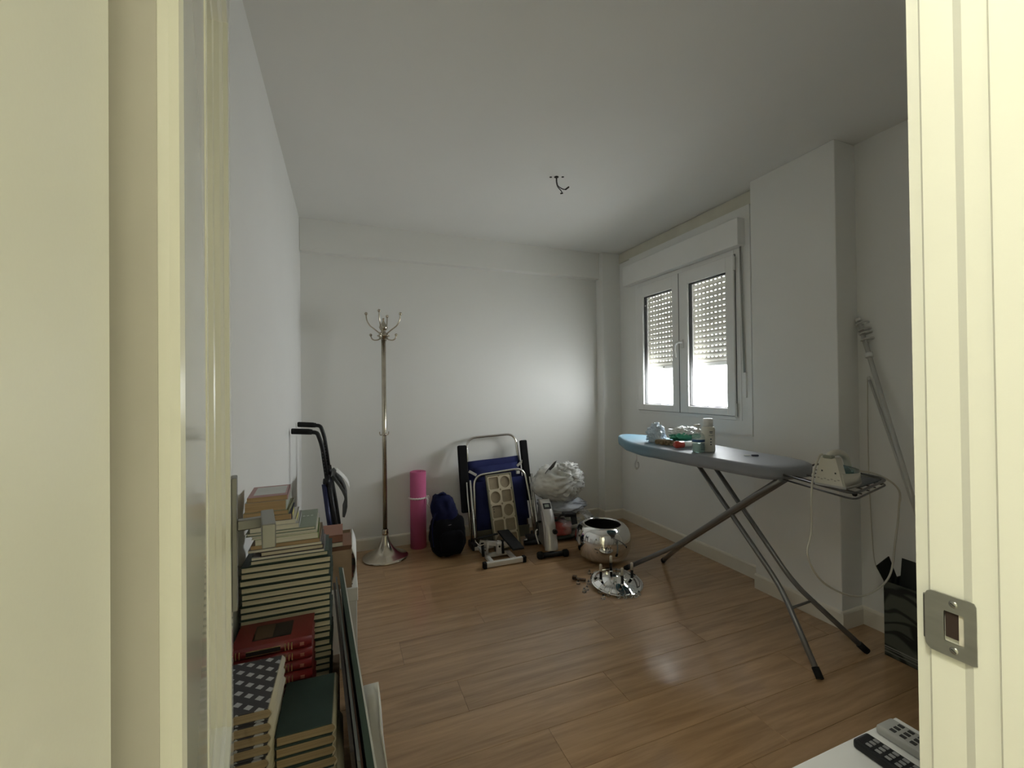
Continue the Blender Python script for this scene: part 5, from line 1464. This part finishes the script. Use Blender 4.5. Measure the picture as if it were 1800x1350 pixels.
# white bottle
wbx, wby = 1.945, 1.882
wb_ = thing('lotion_bottle', 'tall white lotion bottle behind the clear pump bottle', 'bottle', (wbx, wby, ZB))
lot = M('ivory_plastic', (0.66, 0.64, 0.57), 0.35)
bm = new(); lathe(bm, [(0, 0), (0.034, 0), (0.037, 0.005), (0.037, 0.125), (0.034, 0.137), (0.029, 0.142), (0, 0.142)], (wbx, wby, ZB), 28); obj('bottle_body', bm, lot, wb_)
bm = new(); lathe(bm, [(0, 0.142), (0.027, 0.142), (0.0265, 0.182), (0.023, 0.187), (0, 0.188)], (wbx, wby, ZB), 24); obj('flip_cap', bm, white_m, wb_)
for z0, z1, a0, a1 in ((0.113, 0.117, 4.1, 4.6), (0.106, 0.109, 4.15, 4.55), (0.092, 0.094, 4.0, 4.7), (0.070, 0.077, 4.2, 4.4), (0.054, 0.060, 4.2, 4.4), (0.040, 0.046, 4.2, 4.4)):
    wraplabel(wbx, wby, 0.0374, ZB + z0, ZB + z1, a0, a1, M('dark_text', (0.03, 0.06, 0.09), 0.5), 'label_text', wb_)
# small clip
ZB = BZ(1.67) + 0.001
cl = thing('hair_clip', 'small dark and white clip lying alone on the ironing board', 'clip', (2.02, 1.665, ZB))
bm = new(); box(bm, (2.035, 1.655, ZB + 0.005), (0.034, 0.016, 0.009), rz(-0.5), 0.003, 2); obj('dark_grip', bm, M('dark_blue_plastic', (0.02, 0.022, 0.045), 0.4), cl)
bm = new(); box(bm, (2.008, 1.683, ZB + 0.004), (0.030, 0.010, 0.005), rz(-0.7), 0.002); obj('white_end', bm, white_m, cl)

# ================================================================== RIGHT CORNER
# curtain rods
for i, (top_, bot, rad, lab) in enumerate((((2.540, 1.440, 1.612), (2.455, 1.000, 0.010), 0.0105, 'white curtain rod leaning in the corner, carrying rings near its top'),
                                          ((2.549, 1.400, 1.300), (2.545, 1.030, 0.010), 0.0055, 'thinner white curtain rod leaning behind the ringed one'))):
    t0, b0 = Vector(top_), Vector(bot)
    cr_ = thing('curtain_rod', lab, 'curtain rod', (b0.x, b0.y, 0), None, 'curtain rods in the corner')
    bm = new(); tube(bm, [b0, t0], rad, 12); obj('rod', bm, M('grey_white_rod', (0.52, 0.52, 0.49), 0.35), cr_)
    d = (t0 - b0).normalized()
    bm = new(); tube(bm, [t0 - d * 0.012, t0 + d * 0.006], rad * 1.25, 12); obj('end_cap', bm, white_m, cr_)
    if i == 0:
        bm = new(); tube(bm, [t0 - d * 0.215, t0 - d * 0.190], rad * 1.7, 12); obj('sleeve', bm, white_m, cr_)
        for q in (0.02, 0.055, 0.075, 0.11):
            c0 = t0 - d * q
            u = d.orthogonal().normalized(); v = d.cross(u)
            bm = new(); tube(bm, [c0 + Vector((0, -0.016, -0.006)) + (u * math.cos(a) + v * math.sin(a)) * 0.026 for a in [2 * math.pi * k / 20 for k in range(20)]], 0.0045, 8, closed=True); obj('curtain_ring', bm, M('grey_white_rod', (0.52, 0.52, 0.49), 0.35), cr_)
# thin white string hanging beside the pillar, running behind the gift box
bm = new(); tube(bm, smooth([(2.548, 1.405, 1.30), (2.552, 1.41, 0.90), (2.552, 1.40, 0.50), (2.545, 1.38, 0.33), (2.50, 1.30, 0.30), (2.42, 1.262, 0.27)], 8), 0.0022, 6)
solo('thin_cable', bm, M('cream_cable', (0.55, 0.53, 0.46), 0.55), 'thin white cable hanging down the corner behind the dark gift box', 'cable', (2.548, 1.405, 0.0))

# dark leaf-patterned gift box with open flaps
leaf_m = pattern_mat('dark_leaf_print', 'leaf', (0.006, 0.008, 0.007), (0.075, 0.085, 0.066), 10.0, 0.5)
gb = thing('gift_box', 'dark green leaf-patterned cardboard box with open flaps in right corner', 'box', (2.44, 1.10, 0))
gx0, gx1, gy0, gy1, gz = 2.352, 2.530, 0.945, 1.246, 0.345
for nm, a in (('left_side', (gx0, gx0 + 0.004, gy0, gy1, 0.0, gz)), ('right_side', (gx1 - 0.004, gx1, gy0, gy1, 0, gz)), ('far_side', (gx0 + 0.004, gx1 - 0.004, gy1 - 0.004, gy1, 0, gz)), ('near_side', (gx0 + 0.004, gx1 - 0.004, gy0, gy0 + 0.004, 0, gz)), ('bottom', (gx0, gx1, gy0, gy1, 0, 0.004))):
    bm = new(); bxx(bm, *a); obj(nm, bm, leaf_m, gb)
def flap(p, nm='flap'):
    bm = new(); A = [Vector(q) for q in p]
    nn = (A[1] - A[0]).cross(A[3] - A[0]).normalized() * 0.002
    va = [bm.verts.new(q + nn) for q in A]; vb = [bm.verts.new(q - nn) for q in A]
    bm.faces.new(va); bm.faces.new(list(reversed(vb)))
    for k in range(4): bm.faces.new((va[k], vb[k], vb[(k + 1) % 4], va[(k + 1) % 4]))
    obj(nm, bm, M('black_green_card', (0.012, 0.014, 0.011), 0.6), gb)
flap([(gx0 + 0.002, gy1 - 0.002, gz - 0.004), (gx0 + 0.100, gy1 - 0.002, gz - 0.004), (gx0 + 0.066, gy1 + 0.012, gz + 0.098), (gx0 - 0.030, gy1 + 0.012, gz + 0.068)])
flap([(gx1 - 0.094, gy1 - 0.022, gz - 0.030), (gx1 - 0.094, gy0 + 0.02, gz - 0.020), (gx1 - 0.074, gy0 + 0.02, gz + 0.088), (gx1 - 0.074, gy1 - 0.022, gz + 0.096)])
sil = M('silver_print', (0.22, 0.22, 0.20), 0.4)
for z0, z1 in ((0.040, 0.046), (0.032, 0.035), (0.018, 0.021)):
    bm = new(); bxx(bm, gx0 - 0.0008, gx0 + 0.001, gy0, gy1, z0, z1); obj('silver_line', bm, sil, gb)
bm = new(); bxx(bm, gx0 - 0.0012, gx0 + 0.001, 1.02, 1.104, 0.135, 0.245); obj('white_label', bm, M('grey_label', (0.32, 0.33, 0.34), 0.6), gb)

# low white cabinet by the door with remote controls
cbn = thing('low_cabinet', 'low white cabinet just inside the door, holding remote controls', 'cabinet', (0.92, 0.45, 0))
CZ = 0.50
bm = new(); bxx(bm, 0.640, 1.170, 0.290, 0.598, 0.02, CZ - 0.024, 0.002); obj('body', bm, white_m, cbn)
bm = new(); bxx(bm, 0.628, 1.180, 0.275, 0.606, CZ - 0.022, CZ, 0.003, 2); obj('top', bm, white_m, cbn)
for q in range(2):
    bm = new(); bxx(bm, 0.655, 1.155, 0.598, 0.612, 0.045 + 0.215 * q, 0.250 + 0.215 * q, 0.002); dw = obj('drawer', bm, white_m, cbn)
    bm = new(); tube(bm, [(0.86, 0.625, 0.15 + 0.215 * q), (0.95, 0.625, 0.15 + 0.215 * q)], 0.005, 8); obj('handle', bm, alu_m, dw)
def remote(lab, x, y, w, l, ang, body, btn, rows_):
    r_ = thing('remote_control', lab, 'remote', (x, y, CZ + 0.0005), rz(ang), 'remote controls on the cabinet')
    bm = new(); bxx(bm, -w / 2, w / 2, -l / 2, l / 2, 0, 0.020, 0.006, 3); obj('body', bm, body, r_, False)
    for a in range(rows_):
        for c in range(3):
            bm = new(); bxx(bm, -w * 0.34 + c * w * 0.26, -w * 0.34 + c * w * 0.26 + w * 0.16, l * 0.40 - a * l * 0.085 - l * 0.05, l * 0.40 - a * l * 0.085, 0.0195, 0.0215, 0.0006); obj('button', bm, btn, r_, False)
remote('black remote control on the low white cabinet', 1.020, 0.490, 0.048, 0.20, 0.0, black_m, M('grey_buttons', (0.22, 0.22, 0.22), 0.5), 8)
remote('grey remote control with dark print next to the black one', 1.112, 0.490, 0.056, 0.21, 0.0, M('light_grey_remote', (0.36, 0.36, 0.34), 0.5), M('dark_buttons', (0.03, 0.03, 0.03), 0.5), 9)
bm = new(); tube(bm, [(0.955 + 0.045 * math.cos(a) * 0.8, 0.475 + 0.035 * math.sin(a), CZ + 0.0045 + 0.003 * math.sin(3 * a)) for a in [2 * math.pi * k / 30 for k in range(30)]], 0.0038, 8, closed=True)
solo('coiled_cable', bm, black_m, 'black cable loop lying left of the black remote control', 'cable', (0.955, 0.475, CZ))

# ------------------------------------------------------------------ bare wires where the ceiling light hung
cw_ = thing('ceiling_wires', 'bare dark wires hanging from a hole in the ceiling', 'wires', (1.216, 2.318, ZC))
hole_m = M('dark_hole', (0.02, 0.018, 0.015), 0.9)
for dx, rr in ((0, 0.014), (-0.032, 0.008), (0.036, 0.008)):
    bm = new(); lathe(bm, [(0, 0), (rr, 0), (rr, -0.002), (0, -0.002)], (1.216 + dx, 2.318 - dx * 0.4, ZC), 16); obj('ceiling_hole', bm, hole_m, cw_)
wire2 = M('dark_cable', (0.03, 0.028, 0.025), 0.6)
for pts_ in ([(1.216, 2.318, 2.55), (1.206, 2.30, 2.510), (1.206, 2.285, 2.475), (1.222, 2.27, 2.445), (1.224, 2.265, 2.430)], [(1.219, 2.318, 2.55), (1.210, 2.30, 2.510), (1.211, 2.285, 2.478), (1.230, 2.265, 2.455), (1.244, 2.255, 2.450)]):
    bm = new(); tube(bm, smooth(pts_, 6), 0.0030, 6); obj('wire', bm, wire2, cw_)
bm = new(); box(bm, (1.221, 2.263, 2.427), (0.018, 0.008, 0.008), Matrix.Rotation(-0.3, 3, 'Y'), 0.002); obj('connector', bm, hole_m, cw_)
bm = new(); box(bm, (1.253, 2.252, 2.458), (0.032, 0.009, 0.009), Matrix.Rotation(-0.7, 3, 'Y'), 0.002); obj('connector', bm, hole_m, cw_)
